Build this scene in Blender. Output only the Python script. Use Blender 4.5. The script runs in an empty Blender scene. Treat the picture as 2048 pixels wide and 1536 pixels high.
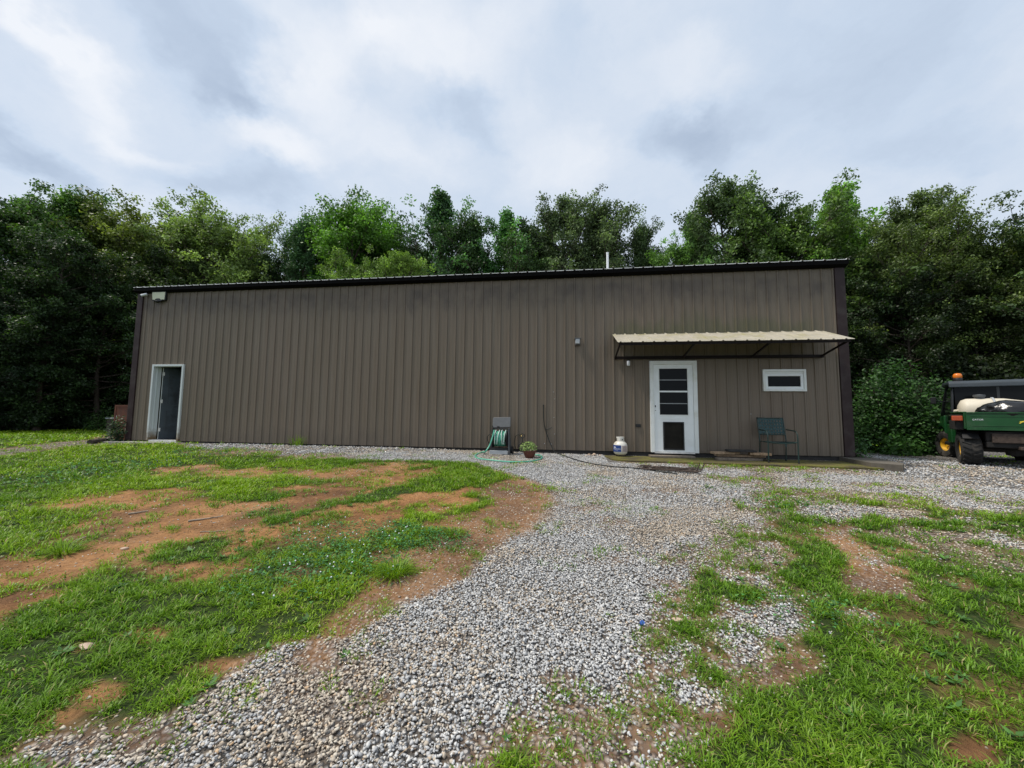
import bpy, bmesh, math, random
import numpy as np
from mathutils import Vector, Matrix
PI = math.pi
rad = math.radians
rng = np.random.default_rng(11)
random.seed(5)
S = bpy.context.scene
COL = S.collection

# ------------------------------------------------------------------ camera
FPX, YAW, PITCH, ROLL = 766.37, .1366, .0801, .0111
CAM = np.array([0.0, -9.2652, .8182])
_f = np.array([-math.sin(YAW)*math.cos(PITCH), math.cos(YAW)*math.cos(PITCH), math.sin(PITCH)])
_r = np.array([math.cos(YAW), math.sin(YAW), 0.0])
_u = np.cross(_r, _f)
CR = math.cos(ROLL)*_r + math.sin(ROLL)*_u
CU = np.cross(CR, _f)
CF = _f
cd = bpy.data.cameras.new("camera")
cam = bpy.data.objects.new("camera", cd)
COL.objects.link(cam)
cam.matrix_world = Matrix(((CR[0], CU[0], -CF[0], CAM[0]), (CR[1], CU[1], -CF[1], CAM[1]), (CR[2], CU[2], -CF[2], CAM[2]), (0, 0, 0, 1)))
cd.sensor_width = 36.0
cd.lens = FPX/2048*36.0
cd.clip_start = .05
cd.clip_end = 3000
S.camera = cam

# survey helpers: sight line of a photo point, met with a real plane / the ground
def ray(a, b): return CF*FPX + CR*(a-1024) - CU*(b-768)
def aty(a, b, y=0.0):
    d = ray(a, b); return CAM + d*((y-CAM[1])/d[1])
def atz(a, b, z=0.0):
    d = ray(a, b); return CAM + d*((z-CAM[2])/d[2])
def gz(x, y):
    x = np.asarray(x, float); y = np.asarray(y, float)
    z = np.interp(y, [-60, -30, -9.3, -6, -3, -1.2, 0, 60], [-3.2, -1.9, -.65, -.44, -.24, -.10, -.04, 0.1])
    z = z + np.interp(x, [-4, 0], [0, -.055])*np.exp(-(np.minimum(y, 0)/2.5)**2)
    return z
def gnd(a, b):
    z = -.1
    for _ in range(30):
        p = atz(a, b, z); z = .5*z+.5*float(gz(p[0], p[1]))
    return atz(a, b, z)
def at_depth(a, dep):
    lat = (a-1024)/FPX*dep
    p = CAM + CF*dep + CR*lat
    return p[0], p[1]

# ------------------------------------------------------------------ world
SUN_EL, SUN_AZ = rad(61), rad(-102)       # azimuth measured from +y towards +x
sun_dir = Vector((math.cos(SUN_EL)*math.sin(SUN_AZ), math.cos(SUN_EL)*math.cos(SUN_AZ), math.sin(SUN_EL)))
W = bpy.data.worlds.new("World"); S.world = W; W.use_nodes = True
wn, wl = W.node_tree.nodes, W.node_tree.links
wn.clear()
def wnode(t, **k):
    n = wn.new(t)
    for a, b in k.items(): setattr(n, a, b)
    return n
def wmath(op, a, b=None, clamp=False):
    n = wnode('ShaderNodeMath', operation=op, use_clamp=clamp)
    for i, v in enumerate((a, b)):
        if v is None: continue
        if isinstance(v, (int, float)): n.inputs[i].default_value = v
        else: wl.new(v, n.inputs[i])
    return n.outputs[0]
tc = wnode('ShaderNodeTexCoord')
sep = wnode('ShaderNodeSeparateXYZ'); wl.new(tc.outputs['Generated'], sep.inputs[0])
zz = wmath('ADD', wmath('MAXIMUM', sep.outputs[2], .0), .40)
cmb = wnode('ShaderNodeCombineXYZ')
wl.new(wmath('DIVIDE', sep.outputs[0], zz), cmb.inputs[0])
wl.new(wmath('DIVIDE', sep.outputs[1], zz), cmb.inputs[1])
warp = wnode('ShaderNodeTexNoise'); warp.inputs['Scale'].default_value = 2.6; warp.inputs['Detail'].default_value = 6
warp.inputs['Roughness'].default_value = .6
wl.new(cmb.outputs[0], warp.inputs['Vector'])
wsub = wnode('ShaderNodeVectorMath', operation='SUBTRACT'); wl.new(warp.outputs['Color'], wsub.inputs[0]); wsub.inputs[1].default_value = (.5, .5, .5)
wsc = wnode('ShaderNodeVectorMath', operation='SCALE'); wl.new(wsub.outputs[0], wsc.inputs[0]); wsc.inputs['Scale'].default_value = .42
wad = wnode('ShaderNodeVectorMath', operation='ADD'); wl.new(cmb.outputs[0], wad.inputs[0]); wl.new(wsc.outputs[0], wad.inputs[1])
skyP = wad.outputs[0]
def cloud_xy(a, b):
    d = ray(a, b); d = d/np.linalg.norm(d); return d[0]/(d[2]+.4), d[1]/(d[2]+.4)
total = None
# (photo sight line, neighbour along the long axis, width ratio, value)
for a, b, a2, b2, ratio, val in [
        (370, 70, 480, 240, .42, -.36), (455, 190, 520, 240, .55, -.22), (430, 10, 500, 90, .5, -.14), (1380, 290, 1500, 310, .55, -.42), (905, 215, 985, 260, .5, -.34), (1180, 120, 1300, 160, .5, -.22),
        (140, 120, 260, 260, .45, .40), (580, 130, 640, 260, .7, .45), (560, 290, 660, 340, .5, .42), (290, 270, 430, 330, .3, .25), (830, 90, 1000, 170, .6, .36),
        (760, 300, 900, 330, .5, .25), (60, 290, 200, 350, .45, -.42), (1120, 320, 1240, 350, .6, .25), (1310, 160, 1450, 190, .4, .25), (500, 370, 640, 390, .45, -.34),
        (1700, 150, 1900, 260, .8, -.16), (1850, 330, 2000, 340, .4, -.2), (690, 40, 760, 60, .8, .22), (60, 30, 180, 100, .5, .2), (1040, 60, 1120, 120, .6, .2)]:
    cx, cy = cloud_xy(a, b); ex, ey = cloud_xy(a2, b2)
    L = math.hypot(ex-cx, ey-cy)*1.25; ang = math.atan2(ey-cy, ex-cx)
    m = wnode('ShaderNodeMapping', vector_type='TEXTURE')
    m.inputs['Location'].default_value = (cx, cy, 0); m.inputs['Rotation'].default_value = (0, 0, ang)
    m.inputs['Scale'].default_value = (L, L*ratio, 1)
    wl.new(skyP, m.inputs['Vector'])
    ln = wnode('ShaderNodeVectorMath', operation='LENGTH'); wl.new(m.outputs[0], ln.inputs[0])
    mr = wnode('ShaderNodeMapRange', interpolation_type='SMOOTHSTEP')
    mr.inputs['From Min'].default_value = 1.25; mr.inputs['From Max'].default_value = .1
    wl.new(ln.outputs['Value'], mr.inputs['Value'])
    v = wmath('MULTIPLY', mr.outputs[0], val)
    total = v if total is None else wmath('ADD', total, v)
n1 = wnode('ShaderNodeTexNoise'); n1.inputs['Scale'].default_value = 2.3; n1.inputs['Detail'].default_value = 9; n1.inputs['Roughness'].default_value = .64
wl.new(skyP, n1.inputs['Vector'])
val = wmath('ADD', wmath('ADD', total, wmath('MULTIPLY', wmath('SUBTRACT', n1.outputs[0], .5), .75)), .54, clamp=True)
ramp = wnode('ShaderNodeValToRGB')
ramp.color_ramp.elements[0].position = 0; ramp.color_ramp.elements[0].color = (.43, .52, .66, 1)
ramp.color_ramp.elements[1].position = 1; ramp.color_ramp.elements[1].color = (.88, .91, .96, 1)
e = ramp.color_ramp.elements.new(.4); e.color = (.59, .69, .83, 1)
wl.new(val, ramp.inputs[0])
sky = wnode('ShaderNodeTexSky', sky_type='NISHITA', sun_disc=False, sun_elevation=SUN_EL, sun_rotation=SUN_AZ)
scl = wnode('ShaderNodeVectorMath', operation='SCALE'); wl.new(ramp.outputs[0], scl.inputs[0]); scl.inputs['Scale'].default_value = 10.0
mix = wnode('ShaderNodeMix', data_type='RGBA'); mix.inputs[0].default_value = .92
wl.new(sky.outputs[0], mix.inputs[6]); wl.new(scl.outputs[0], mix.inputs[7])
bg = wnode('ShaderNodeBackground'); bg.inputs[1].default_value = .1
wl.new(mix.outputs[2], bg.inputs[0])
wo = wnode('ShaderNodeOutputWorld'); wl.new(bg.outputs[0], wo.inputs[0])

ld = bpy.data.lights.new("sun", 'SUN'); ld.energy = 3.4; ld.angle = rad(9); ld.color = (1, .93, .82)
lo = bpy.data.objects.new("sun", ld); COL.objects.link(lo)
lo.rotation_euler = sun_dir.to_track_quat('Z', 'Y').to_euler(); lo.location = (-20, 0, 30)
S.view_settings.view_transform = 'Standard'; S.view_settings.look = 'None'
S.view_settings.exposure = 0.08; S.view_settings.gamma = 1.0
S.render.engine = 'CYCLES'
S.cycles.max_bounces = 6; S.cycles.diffuse_bounces = 3; S.cycles.glossy_bounces = 2
S.cycles.transmission_bounces = 3; S.cycles.transparent_max_bounces = 6
S.cycles.use_denoising = True

# ------------------------------------------------------------------ materials
def new_mat(name):
    m = bpy.data.materials.new(name); m.use_nodes = True
    return m, m.node_tree.nodes, m.node_tree.links, m.node_tree.nodes['Principled BSDF']
def link_noise(n, l, coord, scale, detail=4, rough=.55, stretch=None):
    t = n.new('ShaderNodeTexNoise'); t.inputs['Scale'].default_value = scale
    t.inputs['Detail'].default_value = detail; t.inputs['Roughness'].default_value = rough
    if stretch:
        mp = n.new('ShaderNodeMapping'); mp.inputs['Scale'].default_value = stretch
        l.new(coord, mp.inputs[0]); coord = mp.outputs[0]
    l.new(coord, t.inputs['Vector'])
    return t
def ramp2(n, l, fac, stops):
    r = n.new('ShaderNodeValToRGB')
    while len(r.color_ramp.elements) < len(stops): r.color_ramp.elements.new(.5)
    for el, (p, c) in zip(r.color_ramp.elements, stops):
        el.position = p; el.color = (*c, 1) if len(c) == 3 else c
    l.new(fac, r.inputs[0]); return r.outputs[0]
def mixc(n, l, fac, a, b, blend='MIX'):
    m = n.new('ShaderNodeMix'); m.data_type = 'RGBA'; m.blend_type = blend
    for s, v in ((0, fac), (6, a), (7, b)):
        if isinstance(v, (int, float)): m.inputs[s].default_value = v
        elif isinstance(v, tuple): m.inputs[s].default_value = (*v, 1) if len(v) == 3 else v
        else: l.new(v, m.inputs[s])
    return m.outputs[2]
def mat(name, col, rough=.6, metal=0.0, var=.15, vs=6.0, bump=0.0, bs=40.0, dirt=None, dscale=3.0, spec=.5):
    m, n, l, p = new_mat(name)
    tcn = n.new('ShaderNodeTexCoord'); co = tcn.outputs['Object']
    t = link_noise(n, l, co, vs, 5)
    lo_, hi = tuple(c*(1-var) for c in col), tuple(min(1, c*(1+var)) for c in col)
    c = ramp2(n, l, t.outputs[0], [(.3, lo_), (.7, hi)])
    if dirt:
        d = link_noise(n, l, co, dscale, 6, .65)
        f = ramp2(n, l, d.outputs[0], [(.5, (0, 0, 0)), (.72, (1, 1, 1))])
        c = mixc(n, l, f, c, dirt)
    l.new(c, p.inputs['Base Color'])
    p.inputs['Roughness'].default_value = rough; p.inputs['Metallic'].default_value = metal
    p.inputs['Specular IOR Level'].default_value = spec
    if bump:
        b = link_noise(n, l, co, bs, 5)
        bn = n.new('ShaderNodeBump'); bn.inputs['Strength'].default_value = bump; bn.inputs['Distance'].default_value = .01
        l.new(b.outputs[0], bn.inputs['Height']); l.new(bn.outputs[0], p.inputs['Normal'])
    return m

M = {}
M['trim'] = mat('dark_trim', (.034, .020, .020), .5, spec=.25, vs=3, var=.2, dirt=(.06, .05, .045))
M['fascia'] = mat('fascia_metal', (.0035, .003, .003), .7, var=.2, spec=.08)
M['galv'] = mat('galvanised_sheet', (.72, .71, .68), .4, .15, var=.2, vs=9)
M['white'] = mat('white_paint', (.84, .87, .87), .4, var=.03, vs=5, dirt=(.74, .76, .73), dscale=1.5)
M['white_trim'] = mat('white_trim_paint', (.78, .80, .78), .45, var=.04, dirt=(.64, .64, .56), dscale=2)
M['rusty_white'] = None
M['glass'] = mat('dark_glass', (.006, .007, .008), .08, var=.1, spec=.12)
M['screen'] = mat('screen_mesh', (.01, .01, .011), .7, var=.2, spec=.2)
M['inside'] = mat('interior_wall', (.12, .11, .10), .8, var=.15)
M['concrete'] = mat('interior_concrete', (.22, .21, .2), .85, bump=.2)
M['awn'] = mat('awning_sheet', (.43, .395, .32), .55, .1, var=.12, vs=5, dirt=(.34, .31, .16), dscale=2.2)
M['awn_frame'] = mat('awning_frame', (.012, .007, .007), .6, var=.2, spec=.2)
M['black'] = mat('black_plastic', (.012, .012, .013), .5, var=.2)
M['rubber'] = mat('tyre_rubber', (.02, .019, .018), .85, var=.25, vs=14, bump=.3, dirt=(.07, .06, .05))
M['grey_plastic'] = mat('grey_plastic', (.095, .10, .105), .55, var=.12, vs=12)
M['light_plastic'] = mat('light_grey_plastic', (.40, .42, .44), .5, var=.08)
M['taupe'] = mat('taupe_plastic', (.10, .09, .085), .55, var=.1)
M['hose'] = mat('green_hose', (.10, .40, .28), .4, var=.15, vs=20)
M['hose_pale'] = mat('pale_hose', (.48, .58, .54), .4, var=.1)
M['terra'] = mat('terracotta_plastic', (.115, .035, .022), .5, var=.12)
M['soil'] = mat('potting_soil', (.03, .02, .014), .95, var=.4, vs=60, bump=.6)
M['tank'] = mat('tank_enamel', (.70, .68, .62), .35, var=.04, vs=8, dirt=(.52, .44, .34), dscale=6)
M['blue_label'] = mat('blue_label', (.015, .05, .22), .4, var=.1)
M['label_white'] = mat('label_white', (.72, .74, .78), .5, var=.03)
M['pink_label'] = mat('faded_label', (.55, .44, .42), .6, var=.25, vs=60)
M['brass'] = mat('brass', (.35, .26, .10), .35, .8)
M['chair'] = mat('dark_green_metal', (.012, .035, .030), .45, var=.2)
M['strap'] = mat('green_strap', (.009, .046, .047), .5, var=.2, vs=10)
M['cable'] = mat('black_cable', (.012, .016, .014), .55)
M['bark'] = mat('tree_bark', (.055, .042, .032), .9, var=.4, vs=9, bump=.8, bs=25)
M['wood_grey'] = mat('weathered_wood', (.17, .14, .11), .85, var=.3, vs=16, bump=.5, bs=30)
M['wood_tan'] = mat('split_wood', (.36, .25, .16), .8, var=.3, vs=14, bump=.4)
M['mat_dark'] = mat('dark_mat', (.03, .028, .027), .9, var=.3)
M['rust'] = mat('rusty_iron', (.07, .05, .04), .8, .3, var=.4, vs=20, bump=.4)
M['rustpanel'] = mat('rust_brown_panel', (.12, .038, .02), .75, var=.3, vs=4, dirt=(.07, .03, .02))
M['stick'] = mat('dry_stick', (.30, .24, .18), .9, var=.3, vs=30)
M['rock'] = mat('tan_rock', (.48, .36, .27), .85, var=.25, vs=12, bump=.4)
M['jd_green'] = mat('green_bodywork', (.006, .065, .014), .35, var=.15, vs=6, dirt=(.03, .07, .03))
M['jd_yellow'] = mat('yellow_rim', (.75, .42, .02), .4, var=.08, dirt=(.4, .25, .06))
M['cab'] = mat('cab_frame', (.02, .022, .025), .4, var=.15)
M['cab_roof'] = mat('cab_roof_plastic', (.032, .042, .052), .5, var=.15)
M['amber'] = mat('amber_lens', (.75, .20, .02), .25, var=.05)
M['red_lens'] = mat('tail_lens', (.42, .07, .02), .3, var=.1)
M['poly'] = mat('poly_tank', (.62, .56, .45), .5, var=.06, vs=4)
M['bag_black'] = mat('black_bag', (.010, .010, .011), .22, var=.2, bump=.6, bs=14)
M['bag_white'] = mat('white_bag', (.62, .64, .68), .45, var=.08, bump=.5, bs=14)
M['under'] = mat('underbody', (.015, .013, .012), .8, var=.3, dirt=(.04, .03, .025))
M['logo_yellow'] = mat('yellow_decal', (.80, .62, .06), .5, var=.03)
M['grime'] = mat('mud', (.05, .035, .03), .9)
M['cap_blue'] = mat('blue_bottle_cap', (.03, .09, .35), .4)
M['solar'] = mat('solar_panel', (.60, .60, .42), .25, var=.06)

RIBX = aty(1130, 850)[0]   # a rib seen in the photograph fixes the phase
def siding_material():
    m, n, l, p = new_mat('brown_metal_siding')
    tcn = n.new('ShaderNodeTexCoord'); co = tcn.outputs['Object']
    sp = n.new('ShaderNodeSeparateXYZ'); l.new(co, sp.inputs[0])
    big = link_noise(n, l, co, .35, 4)
    c = ramp2(n, l, big.outputs[0], [(.3, (.156, .123, .086)), (.7, (.178, .136, .101))])
    streak = link_noise(n, l, co, 1.0, 6, .6, (9, 1, .5))
    c = mixc(n, l, ramp2(n, l, streak.outputs[0], [(.35, (0, 0, 0)), (.75, (.5, .5, .5))]), c, (.215, .185, .150))
    # mildew band with ragged lower edge under the eave
    wob = link_noise(n, l, co, 1.0, 6, .7, (3.2, 1, 1.1))
    def mrange(src, a, b):
        r = n.new('ShaderNodeMapRange'); r.interpolation_type = 'SMOOTHSTEP'
        r.inputs['From Min'].default_value = a; r.inputs['From Max'].default_value = b
        l.new(src, r.inputs['Value']); return r.outputs[0]
    def mth(op, a, b):
        q = n.new('ShaderNodeMath'); q.operation = op
        for i, v in enumerate((a, b)):
            if isinstance(v, (int, float)): q.inputs[i].default_value = v
            else: l.new(v, q.inputs[i])
        return q.outputs[0]
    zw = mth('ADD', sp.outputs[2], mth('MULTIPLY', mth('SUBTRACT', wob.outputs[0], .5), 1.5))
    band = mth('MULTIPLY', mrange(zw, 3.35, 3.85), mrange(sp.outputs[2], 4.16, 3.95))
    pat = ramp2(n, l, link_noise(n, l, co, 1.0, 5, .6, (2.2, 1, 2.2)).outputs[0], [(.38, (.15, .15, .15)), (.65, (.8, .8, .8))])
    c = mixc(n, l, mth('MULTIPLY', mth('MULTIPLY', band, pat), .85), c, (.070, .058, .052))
    # green algae just above the awning
    inx = mth('MULTIPLY', mrange(sp.outputs[0], .8, 1.5), mrange(sp.outputs[0], 6.0, 5.2))
    ab = mth('MULTIPLY', mrange(zw, 3.25, 2.8), mrange(sp.outputs[2], 2.6, 2.75))
    c = mixc(n, l, mth('MULTIPLY', mth('MULTIPLY', ab, inx), .6), c, (.10, .105, .05))
    # splash dirt along the foot
    c = mixc(n, l, mth('MULTIPLY', mrange(zw, .55, -.1), .35), c, (.09, .075, .06))
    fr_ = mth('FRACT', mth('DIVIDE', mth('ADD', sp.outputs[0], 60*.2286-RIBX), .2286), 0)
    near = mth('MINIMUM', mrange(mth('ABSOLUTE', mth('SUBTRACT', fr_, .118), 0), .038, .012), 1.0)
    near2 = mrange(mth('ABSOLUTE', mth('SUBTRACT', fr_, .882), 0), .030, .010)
    rib_grime_shade = mth('MAXIMUM', mth('MULTIPLY', near, .38), mth('MULTIPLY', near2, .18))  # grime by the ribs, also painting in the shade along their flanks
    c = mixc(n, l, rib_grime_shade, c, (.040, .034, .030))
    fine = link_noise(n, l, co, 160, 2)
    c = mixc(n, l, .12, c, fine.outputs['Color'], 'OVERLAY')
    l.new(c, p.inputs['Base Color']); p.inputs['Roughness'].default_value = .55
    p.inputs['Specular IOR Level'].default_value = .35
    b = n.new('ShaderNodeBump'); b.inputs['Strength'].default_value = .12; b.inputs['Distance'].default_value = .01
    l.new(link_noise(n, l, co, 5, 3).outputs[0], b.inputs['Height']); l.new(b.outputs[0], p.inputs['Normal'])
    return m
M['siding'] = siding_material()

def rusty_white():
    m, n, l, p = new_mat('white_frame_rusting_at_foot')
    tcn = n.new('ShaderNodeTexCoord'); co = tcn.outputs['Object']
    sp = n.new('ShaderNodeSeparateXYZ'); l.new(co, sp.inputs[0])
    w = link_noise(n, l, co, 9, 5, .7)
    a = n.new('ShaderNodeMath'); a.operation = 'MULTIPLY_ADD'; l.new(w.outputs[0], a.inputs[0]); a.inputs[1].default_value = .5; l.new(sp.outputs[2], a.inputs[2])
    r = n.new('ShaderNodeMapRange'); r.inputs['From Min'].default_value = .62; r.inputs['From Max'].default_value = .3; l.new(a.outputs[0], r.inputs['Value'])
    l.new(mixc(n, l, r.outputs[0], (.60, .64, .64), (.20, .14, .08)), p.inputs['Base Color'])
    p.inputs['Roughness'].default_value = .5
    return m
M['rusty_white'] = rusty_white()

def leaf_material(name, trans=.33, lo_=.45, hi=2.3, rough=.5):
    m, n, l, p = new_mat(name)
    oi = n.new('ShaderNodeObjectInfo'); at = n.new('ShaderNodeAttribute'); at.attribute_name = 'rnd'
    v = ramp2(n, l, at.outputs['Fac'], [(0, (lo_, lo_, lo_*.9)), (.6, (1, 1, 1)), (1, (hi, hi*.95, hi*.8))])
    c = mixc(n, l, 1.0, oi.outputs['Color'], v, 'MULTIPLY')
    l.new(c, p.inputs['Base Color']); p.inputs['Roughness'].default_value = rough
    p.inputs['Specular IOR Level'].default_value = .35
    tr = n.new('ShaderNodeBsdfTranslucent')
    l.new(mixc(n, l, 1.0, c, (1.1, 1.25, .55), 'MULTIPLY'), tr.inputs['Color'])
    ms = n.new('ShaderNodeMixShader'); ms.inputs[0].default_value = trans
    l.new(p.outputs[0], ms.inputs[1]); l.new(tr.outputs[0], ms.inputs[2])
    l.new(ms.outputs[0], n['Material Output'].inputs['Surface'])
    return m
M['leaf'] = leaf_material('tree_leaves')

def grass_material():
    m, n, l, p = new_mat('grass_blades')
    at = n.new('ShaderNodeAttribute'); at.attribute_name = 'rnd'
    a2 = n.new('ShaderNodeAttribute'); a2.attribute_name = 'hue'
    c1 = ramp2(n, l, at.outputs['Fac'], [(0, (.075, .15, .008)), (.45, (.235, .38, .012)), (.85, (.36, .56, .03)), (.93, (.46, .56, .08)), (1, (.50, .42, .18))])
    c2 = ramp2(n, l, at.outputs['Fac'], [(0, (.035, .10, .010)), (.5, (.125, .25, .012)), (.92, (.19, .38, .04)), (1, (.36, .31, .13))])
    c = mixc(n, l, a2.outputs['Fac'], c2, c1)
    l.new(c, p.inputs['Base Color']); p.inputs['Roughness'].default_value = .45
    p.inputs['Specular IOR Level'].default_value = .3
    tr = n.new('ShaderNodeBsdfTranslucent'); l.new(mixc(n, l, 1.0, c, (1.1, 1.2, .6), 'MULTIPLY'), tr.inputs['Color'])
    ms = n.new('ShaderNodeMixShader'); ms.inputs[0].default_value = .35
    l.new(p.outputs[0], ms.inputs[1]); l.new(tr.outputs[0], ms.inputs[2])
    l.new(ms.outputs[0], n['Material Output'].inputs['Surface'])
    return m
M['grass'] = grass_material()

def stone_material():
    m, n, l, p = new_mat('crushed_limestone')
    at = n.new('ShaderNodeAttribute'); at.attribute_name = 'rnd'
    a2 = n.new('ShaderNodeAttribute'); a2.attribute_name = 'hue'
    grey = ramp2(n, l, at.outputs['Fac'], [(0, (.32, .325, .33)), (.2, (.41, .415, .42)), (.5, (.48, .48, .48)), (.8, (.56, .56, .555)), (.94, (.68, .67, .64)), (1, (.48, .38, .27))])
    tan = ramp2(n, l, at.outputs['Fac'], [(0, (.22, .17, .13)), (.3, (.40, .34, .27)), (.6, (.52, .45, .36)), (.85, (.58, .52, .43)), (1, (.50, .32, .17))])
    c = mixc(n, l, a2.outputs['Fac'], grey, tan)
    tcn = n.new('ShaderNodeTexCoord')
    ns = link_noise(n, l, tcn.outputs['Object'], 90, 3)
    c = mixc(n, l, .3, c, ramp2(n, l, ns.outputs[0], [(.3, (.25, .25, .25)), (.7, (.75, .75, .75))]), 'OVERLAY')
    l.new(c, p.inputs['Base Color']); p.inputs['Roughness'].default_value = .8
    return m
M['stone'] = stone_material()

# ------------------------------------------------------------------ mesh helpers
def link(o, parent=None):
    COL.objects.link(o)
    if parent: o.parent = parent
    return o
def tag(o, label=None, cat=None, group=None, kind=None):
    for k, v in (('label', label), ('category', cat), ('group', group), ('kind', kind)):
        if v: o[k] = v
    return o
def thing(name, label, cat, loc=(0, 0, 0), rz=0.0, group=None):
    o = bpy.data.objects.new(name, None); COL.objects.link(o)
    o.empty_display_size = .1
    o.location = loc; o.rotation_euler = (0, 0, rz)
    return tag(o, label, cat, group)
def npmesh(name, V, polys, m, attrs=None, smooth=False, parent=None):
    """V (n,3); polys: list of (k,c) int arrays"""
    me = bpy.data.meshes.new(name)
    V = np.asarray(V, np.float32)
    me.vertices.add(len(V)); me.vertices.foreach_set('co', V.ravel())
    polys = [np.asarray(p, np.int32) for p in polys if len(p)]
    li = np.concatenate([p.ravel() for p in polys])
    tot = np.concatenate([np.full(len(p), p.shape[1], np.int32) for p in polys])
    st = np.concatenate([[0], np.cumsum(tot)[:-1]]).astype(np.int32)
    me.loops.add(len(li)); me.loops.foreach_set('vertex_index', li)
    me.polygons.add(len(tot)); me.polygons.foreach_set('loop_start', st)
    me.polygons.foreach_set('loop_total', tot)
    if smooth: me.polygons.foreach_set('use_smooth', np.ones(len(tot), bool))
    for k, a in (attrs or {}).items():
        at = me.attributes.new(k, 'FLOAT', 'POINT'); at.data.foreach_set('value', np.asarray(a, np.float32))
    me.materials.append(m); me.update(calc_edges=True)
    return link(bpy.data.objects.new(name, me), parent)
def bm_new(): return bmesh.new()
def build(name, bm, m, parent=None, smooth=False, bevel=0.0, autos=None):
    bmesh.ops.recalc_face_normals(bm, faces=bm.faces)
    me = bpy.data.meshes.new(name); bm.to_mesh(me); bm.free()
    me.materials.append(m)
    if smooth or autos:
        for p in me.polygons: p.use_smooth = True
        if autos: me.set_sharp_from_angle(angle=rad(autos))
    o = link(bpy.data.objects.new(name, me), parent)
    if bevel:
        b = o.modifiers.new('bevel', 'BEVEL'); b.width = bevel; b.segments = 2; b.limit_method = 'ANGLE'; b.angle_limit = rad(40)
    return o
def box(bm, a, b, mtx=None):
    vs = [bm.verts.new((x, y, z)) for x in (a[0], b[0]) for y in (a[1], b[1]) for z in (a[2], b[2])]
    for f in ((0, 1, 3, 2), (4, 6, 7, 5), (0, 4, 5, 1), (2, 3, 7, 6), (0, 2, 6, 4), (1, 5, 7, 3)):
        bm.faces.new([vs[i] for i in f])
    if mtx is not None:
        for v in vs: v.co = mtx @ v.co
    return vs
def prism(bm, pts, vec):
    """closed polygon pts (3d) extruded along vec"""
    a = [bm.verts.new(p) for p in pts]; b = [bm.verts.new(Vector(p)+Vector(vec)) for p in pts]
    bm.faces.new(a); bm.faces.new(b[::-1])
    for i in range(len(a)):
        j = (i+1) % len(a); bm.faces.new((a[i], b[i], b[j], a[j]))
def frames(P):
    P = [Vector(p) for p in P]; T = []
    for i in range(len(P)):
        t = (P[min(i+1, len(P)-1)]-P[max(i-1, 0)])
        T.append(t.normalized() if t.length > 1e-9 else Vector((0, 0, 1)))
    n = T[0].orthogonal().normalized(); N = [n]
    for i in range(1, len(P)):
        n = (n - T[i]*n.dot(T[i]))
        n = n.normalized() if n.length > 1e-6 else T[i].orthogonal().normalized()
        N.append(n)
    return P, T, N
def tube(bm, P, r, seg=8, caps=True):
    P, T, N = frames(P)
    R = r if isinstance(r, (list, tuple)) else [r]*len(P)
    rings = []
    for p, t, nn, rr in zip(P, T, N, R):
        bb = t.cross(nn)
        rings.append([bm.verts.new(p+(nn*math.cos(2*PI*k/seg)+bb*math.sin(2*PI*k/seg))*rr) for k in range(seg)])
    for a, b in zip(rings, rings[1:]):
        for k in range(seg): bm.faces.new((a[k], a[(k+1) % seg], b[(k+1) % seg], b[k]))
    if caps: bm.faces.new(rings[0][::-1]); bm.faces.new(rings[-1])
def smooth_path(P, n=6):
    P = [Vector(p) for p in P]; out = []
    for i in range(len(P)-1):
        p0, p1, p2, p3 = P[max(i-1, 0)], P[i], P[i+1], P[min(i+2, len(P)-1)]
        for k in range(n):
            t = k/n
            out.append(.5*((2*p1)+(p2-p0)*t+(2*p0-5*p1+4*p2-p3)*t*t+(3*p1-p0-3*p2+p3)*t**3))
    out.append(P[-1]); return out
def lathe(bm, prof, seg=24, c=(0, 0, 0), a0=0, a1=2*PI):
    c = Vector(c); full = abs(a1-a0-2*PI) < 1e-6
    n = seg if full else seg+1
    rings = []
    for r, z in prof:
        if r < 1e-6: rings.append([bm.verts.new(c+Vector((0, 0, z)))])
        else: rings.append([bm.verts.new(c+Vector((r*math.cos(a0+(a1-a0)*k/seg), r*math.sin(a0+(a1-a0)*k/seg), z))) for k in range(n)])
    for a, b in zip(rings, rings[1:]):
        for k in range(seg):
            j = (k+1) % n
            if len(a) == 1 and len(b) == 1: continue
            if len(a) == 1: bm.faces.new((a[0], b[j], b[k]))
            elif len(b) == 1: bm.faces.new((a[k], a[j], b[0]))
            else: bm.faces.new((a[k], a[j], b[j], b[k]))
def text_mesh(name, s, size, m, parent, fn, extrude=.0008):
    """lettering; fn maps flat (x,y,z) to its place on the object"""
    cu = bpy.data.curves.new(name, 'FONT'); cu.body = s; cu.size = size; cu.align_x = 'CENTER'; cu.align_y = 'CENTER'; cu.extrude = extrude
    t = bpy.data.objects.new(name+'_curve', cu); COL.objects.link(t)
    bpy.context.view_layer.update()
    me = bpy.data.meshes.new_from_object(t.evaluated_get(bpy.context.evaluated_depsgraph_get()))
    bpy.data.objects.remove(t)
    for v in me.vertices: v.co = fn(v.co)
    me.materials.clear(); me.materials.append(m); me.name = name
    return link(bpy.data.objects.new(name, me), parent)

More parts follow.
